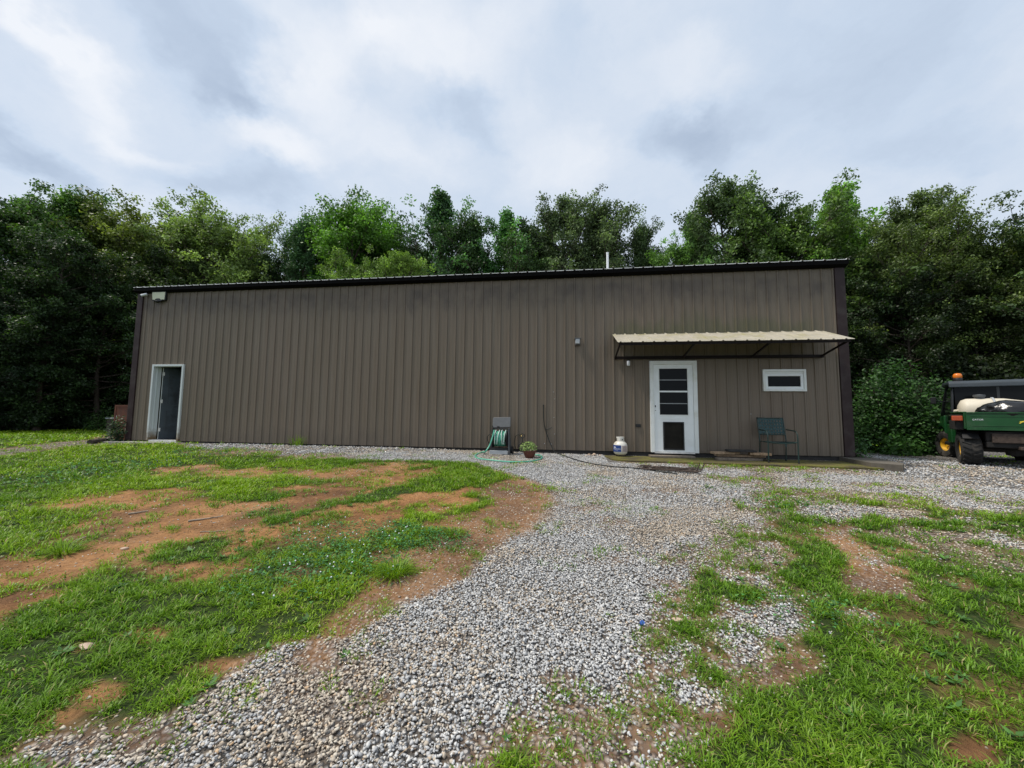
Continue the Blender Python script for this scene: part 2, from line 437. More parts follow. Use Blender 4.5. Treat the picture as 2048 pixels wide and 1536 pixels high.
# ------------------------------------------------------------------ value noise
def vnoise(x, y, scale, seed=0, octaves=3):
    out = np.zeros_like(x); amp = 1; tot = 0
    for o in range(octaves):
        g = np.random.default_rng(seed+o*17).random((256, 256))
        u = x/scale+o*31.7; v = y/scale+o*11.3
        iu = np.floor(u).astype(int); iv = np.floor(v).astype(int)
        fu = u-iu; fv = v-iv; fu = fu*fu*(3-2*fu); fv = fv*fv*(3-2*fv)
        a = g[iu % 256, iv % 256]; b = g[(iu+1) % 256, iv % 256]; c = g[iu % 256, (iv+1) % 256]; d = g[(iu+1) % 256, (iv+1) % 256]
        out += amp*((a*(1-fu)+b*fu)*(1-fv)+(c*(1-fu)+d*fu)*fv); tot += amp
        amp *= .5; scale *= .5
    return out/tot

# ------------------------------------------------------------------ ground cover map, surveyed into world metres
X0, X1, Y0, Y1, CS = -22.0, 15.0, -9.3, 8.0, .04
gx = np.arange(X0, X1, CS); gy = np.arange(Y0, Y1, CS)
GX, GY = np.meshgrid(gx, gy, indexing='ij')
fgrass = np.ones_like(GX); fgrav = np.zeros_like(GX); fdark = np.zeros_like(GX)
dist = np.hypot(GX-CAM[0], GY-CAM[1])
n_edge = (vnoise(GX, GY, .35, 3, 4)-.5)*.55 + (vnoise(GX, GY, .09, 9, 2)-.5)*.16
n_edge = n_edge*np.clip(dist/5.5, .28, 1)
def poly_paint(px, grass=None, grav=None, dark=None, feather=.12, ns=1.0, z=None):
    P = np.array([(gnd(a, b) if z is None else atz(a, b, z))[:2] for a, b in px])
    lo_, hi = P.min(0)-.8, P.max(0)+.8
    i0, i1 = np.searchsorted(gx, [lo_[0], hi[0]]); j0, j1 = np.searchsorted(gy, [lo_[1], hi[1]])
    if i1 <= i0 or j1 <= j0: return
    sl = (slice(i0, i1), slice(j0, j1)); X = GX[sl]; Y = GY[sl]
    d = np.full(X.shape, 1e9); ins = np.zeros(X.shape, bool)
    for k in range(len(P)):
        a, b = P[k], P[(k+1) % len(P)]; e = b-a
        t = np.clip(((X-a[0])*e[0]+(Y-a[1])*e[1])/(e@e+1e-12), 0, 1)
        d = np.minimum(d, np.hypot(X-a[0]-e[0]*t, Y-a[1]-e[1]*t))
        c = ((a[1] > Y) != (b[1] > Y)) & (X < e[0]*(Y-a[1])/(e[1] if abs(e[1]) > 1e-12 else 1e-12)+a[0])
        ins ^= c
    sd = np.where(ins, d, -d)+n_edge[sl]*ns
    w = np.clip(sd/(feather*np.clip(dist[sl]/5, .5, 1.3))*.5+.5, 0, 1)
    for F, v in ((fgrass, grass), (fgrav, grav), (fdark, dark)):
        if v is not None: F[sl] = F[sl]*(1-w)+v*w
def ell(cx, cy, rx, ry, n=14, **k):
    poly_paint([(cx+rx*math.cos(2*PI*i/n), cy+ry*math.sin(2*PI*i/n)) for i in range(n)], **k)
# gravel drive
poly_paint([(352, 882), (560, 884), (950, 890), (1215, 895), (1420, 898), (1720, 905), (1860, 898), (2048, 885), (2300, 880), (2700, 1100), (2100, 1030), (2048, 1024), (1970, 1040), (1900, 1045),
            (1850, 1020), (1800, 1008), (1700, 1000), (1650, 1010), (1580, 1002), (1540, 1015), (1530, 1050), (1520, 1070), (1470, 1090), (1440, 1110), (1395, 1130), (1390, 1170), (1400, 1210),
            (1375, 1230), (1335, 1260), (1315, 1300), (1300, 1350), (1290, 1400), (1180, 1440), (1060, 1450), (1010, 1470), (1000, 1536), (1010, 1700), (60, 1700), (110, 1550), (200, 1490), (300, 1450),
            (370, 1420), (430, 1370), (480, 1335), (560, 1290), (620, 1280), (700, 1265), (740, 1240), (800, 1200), (860, 1180), (930, 1150), (960, 1110), (1000, 1075), (1060, 1035), (1092, 1010),
            (1092, 990), (1075, 975), (1040, 958), (990, 940), (940, 928), (850, 922), (760, 922), (640, 918), (560, 913), (430, 903), (360, 891)], grass=.0, grav=1, feather=.10, ns=.6)
# left: pale path
poly_paint([(-300, 905), (0, 890), (120, 883), (250, 877), (262, 880), (360, 882), (300, 886), (140, 889), (0, 899), (-300, 925)], grass=.35, grav=.8, feather=.2, z=-.04)
poly_paint([(190, 874), (230, 866), (265, 866), (262, 878), (215, 878)], grass=.1, grav=.9, feather=.3, ns=.5, z=-.02)
# bare earth
poly_paint([(-60, 1225), (-60, 1125), (0, 1112), (60, 1090), (130, 1055), (165, 1040), (120, 1012), (85, 1003), (140, 995), (190, 990), (280, 982), (370, 978), (375, 1000), (480, 1008), (560, 1000),
            (620, 985), (540, 978), (600, 970), (700, 962), (800, 945), (880, 932), (870, 950), (760, 975), (690, 1000), (620, 1015), (560, 1030), (510, 1050), (470, 1068), (420, 1080), (330, 1090),
            (310, 1105), (300, 1120), (345, 1130), (420, 1125), (500, 1120), (470, 1140), (400, 1165), (335, 1168), (300, 1142), (250, 1150), (200, 1150), (120, 1160), (60, 1180), (0, 1198)],
           grass=.03, grav=.03, feather=.14, ns=.8)
poly_paint([(320, 938), (430, 934), (495, 940), (600, 938), (700, 935), (800, 925), (860, 930), (760, 950), (690, 962), (560, 955), (495, 952), (430, 957), (330, 947)], grass=.12, grav=.08, feather=.2, ns=1.3)
poly_paint([(1040, 955), (1088, 975), (1105, 1002), (1078, 1045), (1004, 1085), (950, 1125), (925, 1160), (862, 1192), (800, 1208), (740, 1250), (695, 1275), (640, 1285), (660, 1240), (700, 1205), (725, 1180),
            (745, 1155), (800, 1150), (780, 1115), (850, 1095), (890, 1068), (905, 1040), (960, 1022), (990, 1002), (960, 990), (985, 970)], grass=.05, grav=.16, feather=.14, ns=.7, dark=.35)
for e_ in [(640, 1062, 45, 12), (870, 1020, 30, 8), (290, 1272, 45, 12), (170, 1298, 18, 5), (200, 1390, 35, 12), (430, 1335, 30, 5), (120, 1440, 30, 8), (610, 1150, 40, 8), (880, 1055, 25, 6), (930, 1010, 22, 5)]:
    ell(*e_, grass=.12, grav=.04, feather=.1, ns=.5)
# tufts of turf left on the bare earth
for e_ in [(125, 1100, 36, 10), (255, 1073, 22, 7), (15, 1110, 24, 8), (230, 1130, 30, 10), (380, 1100, 50, 14), (200, 1022, 45, 6), (520, 1025, 35, 7), (20, 1165, 22, 9), (340, 1060, 30, 5), (640, 965, 35, 6),
           (470, 1085, 40, 10), (910, 1067, 16, 4), (790, 1145, 28, 9), (940, 985, 14, 5), (930, 1022, 22, 4)]:
    ell(*e_, grass=.85, feather=.12, ns=.6)
# right: turf over thin gravel
poly_paint([(1530, 1015), (1600, 985), (1720, 1000), (1850, 1012), (2048, 1060), (2300, 1180), (1950, 1150), (1750, 1060), (1600, 1055)], grass=.62, grav=.55, feather=.25, ns=1.2)
def mottle(px, sc=.22, seed=81, bias=.5, feather=.4):
    poly_paint(px, dark=1, feather=feather)
    global fgrass, fgrav, fdark
    m = np.clip((vnoise(GX, GY, sc, seed, 4)-bias)*9+.5, 0, 1); w = fdark.copy()
    fgrass = fgrass*(1-w)+w*(.08+.92*m); fgrav = fgrav*(1-w)+w*(1-m)*.9; fdark = w*.35*(1-m)
_fd = fdark.copy(); fdark[:] = 0
mottle([(985, 1560), (1010, 1460), (1100, 1430), (1290, 1370), (1300, 1280), (1370, 1200), (1380, 1120), (1500, 1060), (1580, 1090), (1600, 1150), (1640, 1240), (1560, 1300), (1540, 1360), (1440, 1450), (1300, 1560)], bias=.50)
mottle([(1520, 1010), (1600, 985), (1800, 1000), (2060, 1050), (2200, 1120), (2050, 1110), (1900, 1060), (1640, 1060)], sc=.30, seed=83, bias=.47)
fdark = np.maximum(fdark, _fd)
for pl in ([(1513, 1150), (1590, 1195), (1580, 1216), (1519, 1170)],
           [(1450, 1245), (1521, 1222), (1552, 1202), (1590, 1212), (1616, 1245), (1608, 1269), (1545, 1273), (1505, 1300), (1462, 1300), (1430, 1273)],
           [(1687, 1216), (1744, 1230), (1748, 1252), (1692, 1252)], [(1300, 1364), (1379, 1346), (1432, 1384), (1428, 1405), (1359, 1405), (1300, 1397)],
           [(1455, 1302), (1524, 1309), (1521, 1338), (1464, 1330)], [(1960, 1062), (2030, 1075), (2060, 1100), (2000, 1095)], [(1310, 1290), (1360, 1270), (1420, 1300), (1360, 1340), (1310, 1330)]):
    poly_paint(pl, grass=.14, grav=.92, feather=.1, ns=.5)
poly_paint([(1618, 1052), (1694, 1045), (1735, 1064), (1720, 1088), (1785, 1100), (1835, 1094), (1790, 1127), (1830, 1151), (1815, 1167), (1838, 1206), (1750, 1200), (1690, 1178), (1675, 1143), (1675, 1104), (1645, 1084)], grass=.1, grav=.25, feather=.12, ns=.6)
ell(1760, 1128, 20, 5, grav=.9, feather=.1); ell(1700, 1062, 25, 5, grav=.8, feather=.1)
poly_paint([(1884, 1151), (1918, 1153), (1975, 1182), (1965, 1192), (1912, 1188), (1890, 1171)], grass=.12, grav=.2, feather=.1, ns=.6)
poly_paint([(1537, 1324), (1600, 1315), (1620, 1332), (1568, 1366), (1521, 1378), (1485, 1368)], grass=.15, grav=.15, dark=.9, feather=.1, ns=.5)
poly_paint([(1365, 1425), (1466, 1433), (1474, 1472), (1428, 1480), (1375, 1457)], grass=.1, grav=.06, dark=.8, feather=.1, ns=.5)
poly_paint([(1905, 1488), (1972, 1484), (1982, 1516), (1913, 1524)], grass=.05, grav=.0, dark=.1, feather=.08, ns=.3)
poly_paint([(1390, 1095), (1500, 1080), (1530, 1120), (1400, 1135)], grass=.15, grav=.6, feather=.2)
poly_paint([(560, 1350), (640, 1310), (760, 1370), (800, 1450), (640, 1510), (540, 1440)], grass=.06, grav=.82, dark=.45, feather=.25, ns=1.2)
poly_paint([(60, 1500), (300, 1455), (330, 1470), (200, 1530), (100, 1600)], grass=.2, grav=.85, feather=.2)
ell(640, 1305, 22, 22, grav=.3, feather=.1); ell(300, 1480, 40, 14, grav=.3, grass=.1, feather=.12)
for e_ in [(1500, 962, 55, 5), (1560, 990, 60, 9), (1450, 957, 25, 5), (1740, 970, 22, 4), (1800, 1008, 38, 6), (1940, 988, 45, 6), (2020, 1005, 45, 6), (1812, 975, 16, 3), (1840, 1000, 25, 4), (1640, 1000, 60, 6), (1440, 935, 40, 4)]:
    ell(*e_, grass=.6, grav=.5, feather=.2, ns=1.0)
for e_ in [(730, 1320, 26, 12), (1230, 1240, 14, 5), (1150, 1420, 50, 14), (1040, 1480, 40, 20), (760, 1400, 30, 12), (1300, 1385, 40, 16), (1340, 1210, 30, 14), (1300, 1480, 120, 26), (1430, 1080, 30, 6), (1160, 1500, 30, 12), (1100, 1365, 18, 8), (770, 1225, 30, 8)]:
    ell(*e_, grass=.5, grav=.55, feather=.15, ns=1.0)
for e_ in [(1330, 984, 50, 5), (1520, 950, 30, 3), (1640, 960, 40, 4), (1180, 1018, 16, 3), (1225, 1045, 10, 3), (1215, 1122, 20, 6)]:
    ell(*e_, grass=.05, grav=.55, feather=.2)
poly_paint([(1240, 921), (1400, 922), (1560, 932), (1720, 938), (1700, 948), (1560, 945), (1400, 932), (1260, 928)], grass=.5, grav=.5, feather=.15, ns=1)
ell(470, 905, 90, 6, grass=.5, grav=.4, feather=.25, ns=1.3); ell(620, 915, 70, 5, grass=.5, grav=.4, feather=.25)
poly_paint([(380, 886), (1000, 893), (1210, 902), (1210, 908), (1000, 899), (380, 891)], grass=.4, feather=.15, ns=1.2)
thin = np.clip((vnoise(GX, GY, .42, 61, 4)-.50)*6, 0, 1); worn = np.clip((vnoise(GX, GY, .7, 63, 4)-.60)*9, 0, 1)
earthy = np.clip(1-fgrass-fgrav, 0, 1)
fgrass = fgrass+earthy*thin*.55
fgrass = fgrass*(1-worn*.9*(fgrass > .6)*(fgrav < .4)*np.clip((7.5-dist)/2, 0, 1)*np.clip((1.2-GX)/1, .25, 1))
wd = np.clip((vnoise(GX, GY, .5, 67, 4)-.60)*8, 0, 1)*(fgrav > .7)*(fgrass < .2)*np.clip((dist-1)/1.5, 0, 1)
fgrass = np.maximum(fgrass, wd*.28)
fdark = np.maximum(fdark, np.clip((vnoise(GX, GY, .6, 71, 4)-.53)*5, 0, 1)*.6*(fgrass < .9))
clump = vnoise(GX, GY, .22, 21, 3)
hue_f = np.clip((vnoise(GX, GY, 1.6, 31, 3)-.38)*3.0, 0, 1)
# darker, lusher turf towards the right-hand edge, brighter by the building on the left
hue_f = np.clip(hue_f-.75*np.clip((GX-2.6)/1.2, 0, 1)*np.clip((-3-GY)/2, 0, 1)+.45*np.clip((-4-GX)/3, 0, 1)*np.clip((GY+4.5)/2, 0, 1), 0, 1)
def samp(F, x, y):
    u = np.clip((x-X0)/CS, 0, len(gx)-1.001); v = np.clip((y-Y0)/CS, 0, len(gy)-1.001)
    i = u.astype(int); j = v.astype(int); a = u-i; b = v-j
    return (F[i, j]*(1-a)+F[i+1, j]*a)*(1-b)+(F[i, j+1]*(1-a)+F[i+1, j+1]*a)*b

# ground relief: small bumps everywhere, turf standing a little proud
def relief(x, y):
    b = (vnoise(x, y, .5, 41, 3)-.5)*.035 + (vnoise(x, y, .12, 45, 2)-.5)*.012
    near = np.clip((np.abs(x-2)+1)*0+1, 0, 1)
    wall = np.clip(-y/.5, 0, 1)*((x > -12.3) & (x < 7)) + 1.0*~((x > -12.3) & (x < 7))
    return b*wall + .012*samp(fgrass, x, y)*wall
def gh(x, y):
    x = np.asarray(x, float); y = np.asarray(y, float)
    return gz(x, y)+relief(x, y)

def graded(a, b, fine0, fine1, step, g=1.25):
    m = list(np.arange(fine0, fine1+step/2, step)); s = step; v = m[-1]
    while v < b: s *= g; v += s; m.append(v)
    s = step; v = m[0]; lo_ = []
    while v > a: s *= g; v -= s; lo_.append(v)
    return np.array(lo_[::-1]+m)
xs = graded(-400, 400, -15, 10, .05, 1.12); ys = graded(-400, 400, -9.0, .4, .04, 1.12)
XX, YY = np.meshgrid(xs, ys, indexing='ij'); ZZ = gh(XX, YY)
nx, ny = XX.shape
idx = np.arange(nx*ny).reshape(nx, ny)
quads = np.stack([idx[:-1, :-1], idx[1:, :-1], idx[1:, 1:], idx[:-1, 1:]], -1).reshape(-1, 4)
def ground_material():
    m, n, l, p = new_mat('ground_earth_gravel_turf')
    tcn = n.new('ShaderNodeTexCoord'); co = tcn.outputs['Object']
    def att(a):
        t = n.new('ShaderNodeAttribute'); t.attribute_name = a; return t.outputs['Fac']
    n1 = link_noise(n, l, co, 1.3, 7, .65); n2 = link_noise(n, l, co, 22, 5, .7)
    earth = ramp2(n, l, n1.outputs[0], [(.28, (.105, .052, .026)), (.42, (.21, .105, .045)), (.56, (.34, .175, .073)), (.75, (.37, .225, .125))])
    earth = mixc(n, l, .55, earth, ramp2(n, l, n2.outputs[0], [(.3, (.22, .2, .19)), (.7, (.8, .8, .8))]), 'OVERLAY')
    earth = mixc(n, l, att('dark'), earth, (.085, .046, .028))
    vor = n.new('ShaderNodeTexVoronoi'); vor.inputs['Scale'].default_value = 34; l.new(co, vor.inputs['Vector'])
    sv = n.new('ShaderNodeSeparateColor'); l.new(vor.outputs['Color'], sv.inputs[0])
    peb = ramp2(n, l, sv.outputs[0], [(0, (.20, .195, .19)), (.3, (.38, .375, .37)), (.8, (.52, .515, .505)), (1, (.52, .45, .37))])
    edge = ramp2(n, l, vor.outputs['Distance'], [(.25, (1, 1, 1)), (.65, (.22, .2, .18))])
    peb = mixc(n, l, 1.0, peb, edge, 'MULTIPLY')
    turf = ramp2(n, l, n2.outputs[0], [(.3, (.018, .026, .008)), (.55, (.035, .06, .012)), (.75, (.09, .075, .035))])
    c = mixc(n, l, att('grav'), earth, peb)
    c = mixc(n, l, att('grass'), c, turf)
    l.new(c, p.inputs['Base Color']); p.inputs['Roughness'].default_value = .95; p.inputs['Specular IOR Level'].default_value = .2
    b = n.new('ShaderNodeBump'); b.inputs['Strength'].default_value = 1.0; b.inputs['Distance'].default_value = .035
    hh = mixc(n, l, att('grav'), n2.outputs['Fac'], edge)
    l.new(hh, b.inputs['Height']); l.new(b.outputs[0], p.inputs['Normal'])
    return m
inr = (XX > X0) & (XX < X1) & (YY > Y0) & (YY < Y1)
ga = np.where(inr, samp(fgrass, XX, YY), 1.0); gv = np.where(inr, samp(fgrav, XX, YY), 0.0)
ground = npmesh('ground', np.stack([XX, YY, ZZ], -1).reshape(-1, 3), [quads], ground_material(),
                {'grass': np.clip((ga-.5)*2.6, 0, 1).ravel(), 'grav': gv.ravel(), 'dark': samp(fdark, XX, YY).ravel()}, smooth=True)
tag(ground, kind='structure')

# points of the yard the camera's surroundings can see
def in_view(x, y, extra=rad(12)):
    b = np.arctan2(x-CAM[0], y-CAM[1]+1.0)+YAW
    return np.abs(b) < rad(54)+extra
def inside_building(x, y): return (x > -12.2) & (x < 6.25) & (y > -.02) & (y < 9.4)
def scatter(n_per_m2, dmin, dmax, x0=-22, x1=15, y1=8):
    y0 = -9.2
    n = int(n_per_m2*(x1-x0)*(y1-y0))
    x = rng.uniform(x0, x1, n); y = rng.uniform(y0, y1, n)
    d = np.hypot(x-CAM[0], y-CAM[1])
    k = (d >= dmin) & (d < dmax) & in_view(x, y) & ~inside_building(x, y)
    return x[k], y[k], d[k]
def scatter_ring(n_per_m2, dmin, dmax):
    a = .5*(2*rad(66))*(dmax**2-dmin**2)
    n = int(n_per_m2*a)
    d = np.sqrt(rng.uniform(dmin**2, dmax**2, n)); t = rng.uniform(-rad(66), rad(66), n)-YAW
    x = CAM[0]+d*np.sin(t); y = CAM[1]+d*np.cos(t)
    k = ~inside_building(x, y) & (y < 8)
    return x[k], y[k], d[k]

# ------------------------------------------------------------------ gravel stones
def ico(sub):
    bm = bmesh.new(); bmesh.ops.create_icosphere(bm, subdivisions=sub, radius=1)
    V = np.array([v.co[:] for v in bm.verts]); F = np.array([[v.index for v in f.verts] for f in bm.faces]); bm.free()
    return V, F
def stone_protos(sub, k=14):
    V, F = ico(sub); out = []
    for i in range(k):
        r = np.random.default_rng(100+i); W_ = V.copy()
        for _ in range(10):
            d = r.normal(size=3); d /= np.linalg.norm(d); c = r.uniform(.35, .72)
            s = W_@d; W_ -= np.where(s > c, s-c, 0)[:, None]*d
        W_ *= 1+r.normal(0, .03, (len(V), 1)); W_ *= np.array([1.15, r.uniform(.72, 1), r.uniform(.5, .72)])
        out.append(W_)
    return np.array(out), F
def rotmats(n, tilt):
    a = rng.uniform(0, 2*PI, n); b = rng.normal(0, tilt, n); c = rng.normal(0, tilt, n)
    ca, sa, cb, sb, cc, sc = np.cos(a), np.sin(a), np.cos(b), np.sin(b), np.cos(c), np.sin(c)
    Z = np.zeros(n); O = np.ones(n)
    Rz = np.stack([ca, -sa, Z, sa, ca, Z, Z, Z, O], -1).reshape(n, 3, 3)
    Rx = np.stack([O, Z, Z, Z, cb, -sb, Z, sb, cb], -1).reshape(n, 3, 3)
    Ry = np.stack([cc, Z, sc, Z, O, Z, -sc, Z, cc], -1).reshape(n, 3, 3)
    return Rz@Rx@Ry
SV, SF, SR, SH, off = [], [], [], [], 0
PB, FB = stone_protos(1)
for (n_m2, d0, d1, r0, r1, P_, F_) in [(7600, .8, 2.8, .0052, .0150, PB, FB), (5200, 2.8, 5.5, .0065, .0142, PB, FB), (2500, 5.5, 9.5, .009, .0170, PB, FB), (420, 9.5, 13, .015, .028, PB, FB)]:
    x, y, d = scatter_ring(n_m2, d0, d1)
    g = samp(fgrav, x, y); gs = samp(fgrass, x, y)
    loose = (vnoise(x, y, .2, 77, 2))
    pr = np.where(g > .8, g, g*.5+.006*(1-gs))*np.where(g > .8, 1, .6+.8*loose)
    k = (rng.random(len(x)) < pr) & ~((x > .9) & (x < 6.0) & (y > -1.12))
    x, y, g = x[k], y[k], g[k]; n = len(x)
    rr = r0+(r1-r0)*rng.random(n)**1.9; rr *= np.where(rng.random(n) < .05, 1.35, 1)
    pid = rng.integers(0, len(P_), n)
    V = np.einsum('nij,nvj->nvi', rotmats(n, .35), P_[pid]*rr[:, None, None])
    z = gh(x, y)+rr*.15+rng.random(n)*.012*(g > .6)
    V += np.stack([x, y, z], -1)[:, None, :]
    nv = P_.shape[1]
    SV.append(V.reshape(-1, 3)); SF.append((F_[None]+(np.arange(n)*nv)[:, None, None]).reshape(-1, 3)+off)
    SR.append(np.repeat(rng.random(n), nv))
    tn = np.clip((vnoise(x, y, .7, 55, 3)-.47)*3.5, 0, 1)*.8+np.clip(1-g, 0, 1)*.8+samp(fdark, x, y)*.6
    SH.append(np.repeat(np.clip((tn > rng.random(n))*.9+.05, 0, 1), nv)); off += n*nv
gravel = npmesh('gravel', np.concatenate(SV), [np.concatenate(SF)], M['stone'], {'rnd': np.concatenate(SR), 'hue': np.concatenate(SH)})
tag(gravel, 'loose pale grey crushed stone covering the drive', 'gravel', kind='stuff')
print('stones', sum(len(s) for s in SF))
del SV, SF, SR, SH

# clods of earth on the bare patches
x, y, d = scatter_ring(1500, .8, 7.5)
e_ = np.clip(1-samp(fgrass, x, y)-samp(fgrav, x, y), 0, 1)
k = (rng.random(len(x)) < e_*np.clip((vnoise(x, y, .3, 95, 3)-.35)*3, .05, 1)) & ~((x > .9) & (x < 6.0) & (y > -1.12))
x, y = x[k], y[k]; n = len(x); rr = .0022+.009*rng.random(n)**3.0; pid = rng.integers(0, len(PB), n)
V = np.einsum('nij,nvj->nvi', rotmats(n, .5), PB[pid]*rr[:, None, None])+np.stack([x, y, gh(x, y)+rr*.2], -1)[:, None, :]; nv = PB.shape[1]
o = npmesh('soil_clods', V.reshape(-1, 3), [(FB[None]+(np.arange(n)*nv)[:, None, None]).reshape(-1, 3)], mat('earth_clod', (.27, .145, .065), .95, var=.5, vs=8))
tag(o, 'small clods of orange brown earth on the bare patches', 'clods', kind='stuff')

# ------------------------------------------------------------------ grass
def blades(x, y, z, L, w, lean, az, rnd, hue, curl=.6):
    """tapered 2-segment bent blades"""
    n = len(x); ca, sa = np.cos(az), np.sin(az)
    side = np.stack([-sa, ca, np.zeros(n)], -1); out = np.stack([ca, sa, np.zeros(n)], -1); up = np.array([0, 0, 1.0])
    b = np.stack([x, y, z], -1)
    d1 = out*np.sin(lean)[:, None]+up*np.cos(lean)[:, None]
    l2 = np.minimum(lean+curl*(.6+.8*rng.random(n)), 2.0)
    d2 = out*np.sin(l2)[:, None]+up*np.cos(l2)[:, None]
    m = b+d1*(L*.5)[:, None]; t = m+d2*(L*.55)[:, None]
    hw = (w*.5)[:, None]
    V = np.stack([b-side*hw*.7, b+side*hw*.7, m+side*hw, m-side*hw, t], 1).reshape(-1, 3)
    o = (np.arange(n)*5)[:, None]
    return V, np.array([[0, 1, 2, 3]])+o, np.array([[3, 2, 4]])+o, np.repeat(rnd, 5), np.repeat(hue, 5)
def grass_layer(specs):
    VV, Q, T, RR, HH, off = [], [], [], [], [], 0
    for (tm2, per, d0, d1, L0, L1, w0, w1, spread) in specs:
        x, y, d = scatter_ring(tm2, d0, d1)
        g = samp(fgrass, x, y); cl = samp(clump, x, y)
        k = rng.random(len(x)) < np.clip(g*1.15-.04, 0, 1)*np.clip((cl-.30)*5+.35, .55, 1)*np.where(g > .9, 1, .8)
        k &= ~((x > .9) & (x < 6.0) & (y > -1.1))
        x, y, g, cl = x[k], y[k], g[k], cl[k]; n = len(x)
        h = np.clip(.55+1.1*(cl-.3)+.35*(g-.6), .4, 1.35)*rng.uniform(.75, 1.2, n)
        X = np.repeat(x, per); Y = np.repeat(y, per); Hh = np.repeat(h, per); N = n*per
        a = rng.uniform(0, 2*PI, N); r = spread*np.sqrt(rng.random(N))
        X = X+np.cos(a)*r; Y = Y+np.sin(a)*r
        lean = np.clip(.25+r/spread*.55+rng.normal(0, .22, N), .02, 1.35)
        az = a+rng.normal(0, .7, N)
        L = rng.uniform(L0, L1, N)*Hh; w = rng.uniform(w0, w1, N)
        rnd = np.clip(np.repeat(rng.normal(.5, .14, n), per)+rng.normal(0, .17, N)+np.where(rng.random(N) < .035, .5, 0), 0, 1)
        hue = np.clip(np.repeat(samp(hue_f, x, y), per)+rng.normal(0, .15, N), 0, 1)
        V, q, t, a1, a2 = blades(X, Y, gh(X, Y)-.004, L, w, lean, az, rnd, hue, .75)
        VV.append(V); Q.append(q+off); T.append(t+off); RR.append(a1); HH.append(a2); off += len(V)
    return np.concatenate(VV), [np.concatenate(Q), np.concatenate(T)], np.concatenate(RR), np.concatenate(HH)
V, P_, a1, a2 = grass_layer([(950, 13, .8, 3.0, .030, .066, .0030, .0054, .032), (560, 12, 3.0, 5.5, .04, .08, .0042, .007, .04), (280, 11, 5.5, 9, .055, .10, .006, .010, .06), (90, 10, 9, 15, .06, .11, .010, .017, .09), (40, 9, 15, 24, .07, .13, .02, .03, .13)])
print('blades', len(P_[0]))
lawn = npmesh('grass', V, P_, M['grass'], {'rnd': a1, 'hue': a2})
tag(lawn, 'short green grass of the lawn around bare earth and gravel', 'grass', kind='stuff')

# flat-leaved weeds and dry litter
def weeds_and_litter():
    x, y, d = scatter_ring(26, .8, 8.5)
    g = samp(fgrass, x, y); k = (rng.random(len(x)) < np.clip(g, 0, 1)*np.clip((vnoise(x, y, .8, 91, 2)-.42)*6, .05, 1)) & (g > .2) & ~((x > .9) & (x < 6) & (y > -1.1))
    x, y = x[k], y[k]; n = len(x); m = 8
    a = np.repeat(rng.uniform(0, 2*PI, n), m)+np.tile(np.arange(m)*2*PI/m, n)+rng.normal(0, .25, n*m)
    L = np.repeat(rng.uniform(.025, .055, n), m)*rng.uniform(.7, 1.2, n*m); el = rng.uniform(.15, .75, n*m)
    A = np.stack([np.cos(a)*np.cos(el), np.sin(a)*np.cos(el), np.sin(el)], -1)
    C_ = np.stack([np.repeat(x, m), np.repeat(y, m), np.repeat(gh(x, y)+.008, m)], -1)+A*L[:, None]*.5
    N_ = np.stack([-np.cos(a)*np.sin(el), -np.sin(a)*np.sin(el), np.cos(el)], -1)+rng.normal(0, .15, (n*m, 3))
    V, F = leaf_quads(C_, N_, L, L*rng.uniform(.3, .5, n*m), A)
    o = npmesh('broadleaf_weeds', V, [F], M['leaf'], {'rnd': np.repeat(np.clip(rng.normal(.5, .2, n*m), 0, 1), 4)}); o.color = (.085, .20, .045, 1)
    tag(o, 'flat leaved little weeds mixed through the lawn', 'weeds', kind='stuff')
    x, y, d = scatter_ring(170, .8, 9)
    g = samp(fgrass, x, y); v = samp(fgrav, x, y); k = rng.random(len(x)) < np.where(v > .8, .05, np.where(g > .8, .25, 1.0))*(vnoise(x, y, .5, 93, 3) > .42)
    k &= ~((x > .9) & (x < 6) & (y > -1.1)); x, y = x[k], y[k]; n = len(x)
    V, q, t, a1, a2 = blades(x, y, gh(x, y)+.004+.012*(samp(fgrav, x, y) > .6), rng.uniform(.015, .07, n), rng.uniform(.0015, .004, n), rng.normal(1.5, .08, n), rng.uniform(0, 2*PI, n), np.full(n, 1.0), rng.uniform(0, 1, n), .05)
    o = npmesh('dry_litter', V, [q, t], mat('dead_grass', (.30, .21, .12), .9, var=.5, vs=7))
    tag(o, 'bits of dry dead grass and twigs strewn over the bare earth', 'litter', kind='stuff')

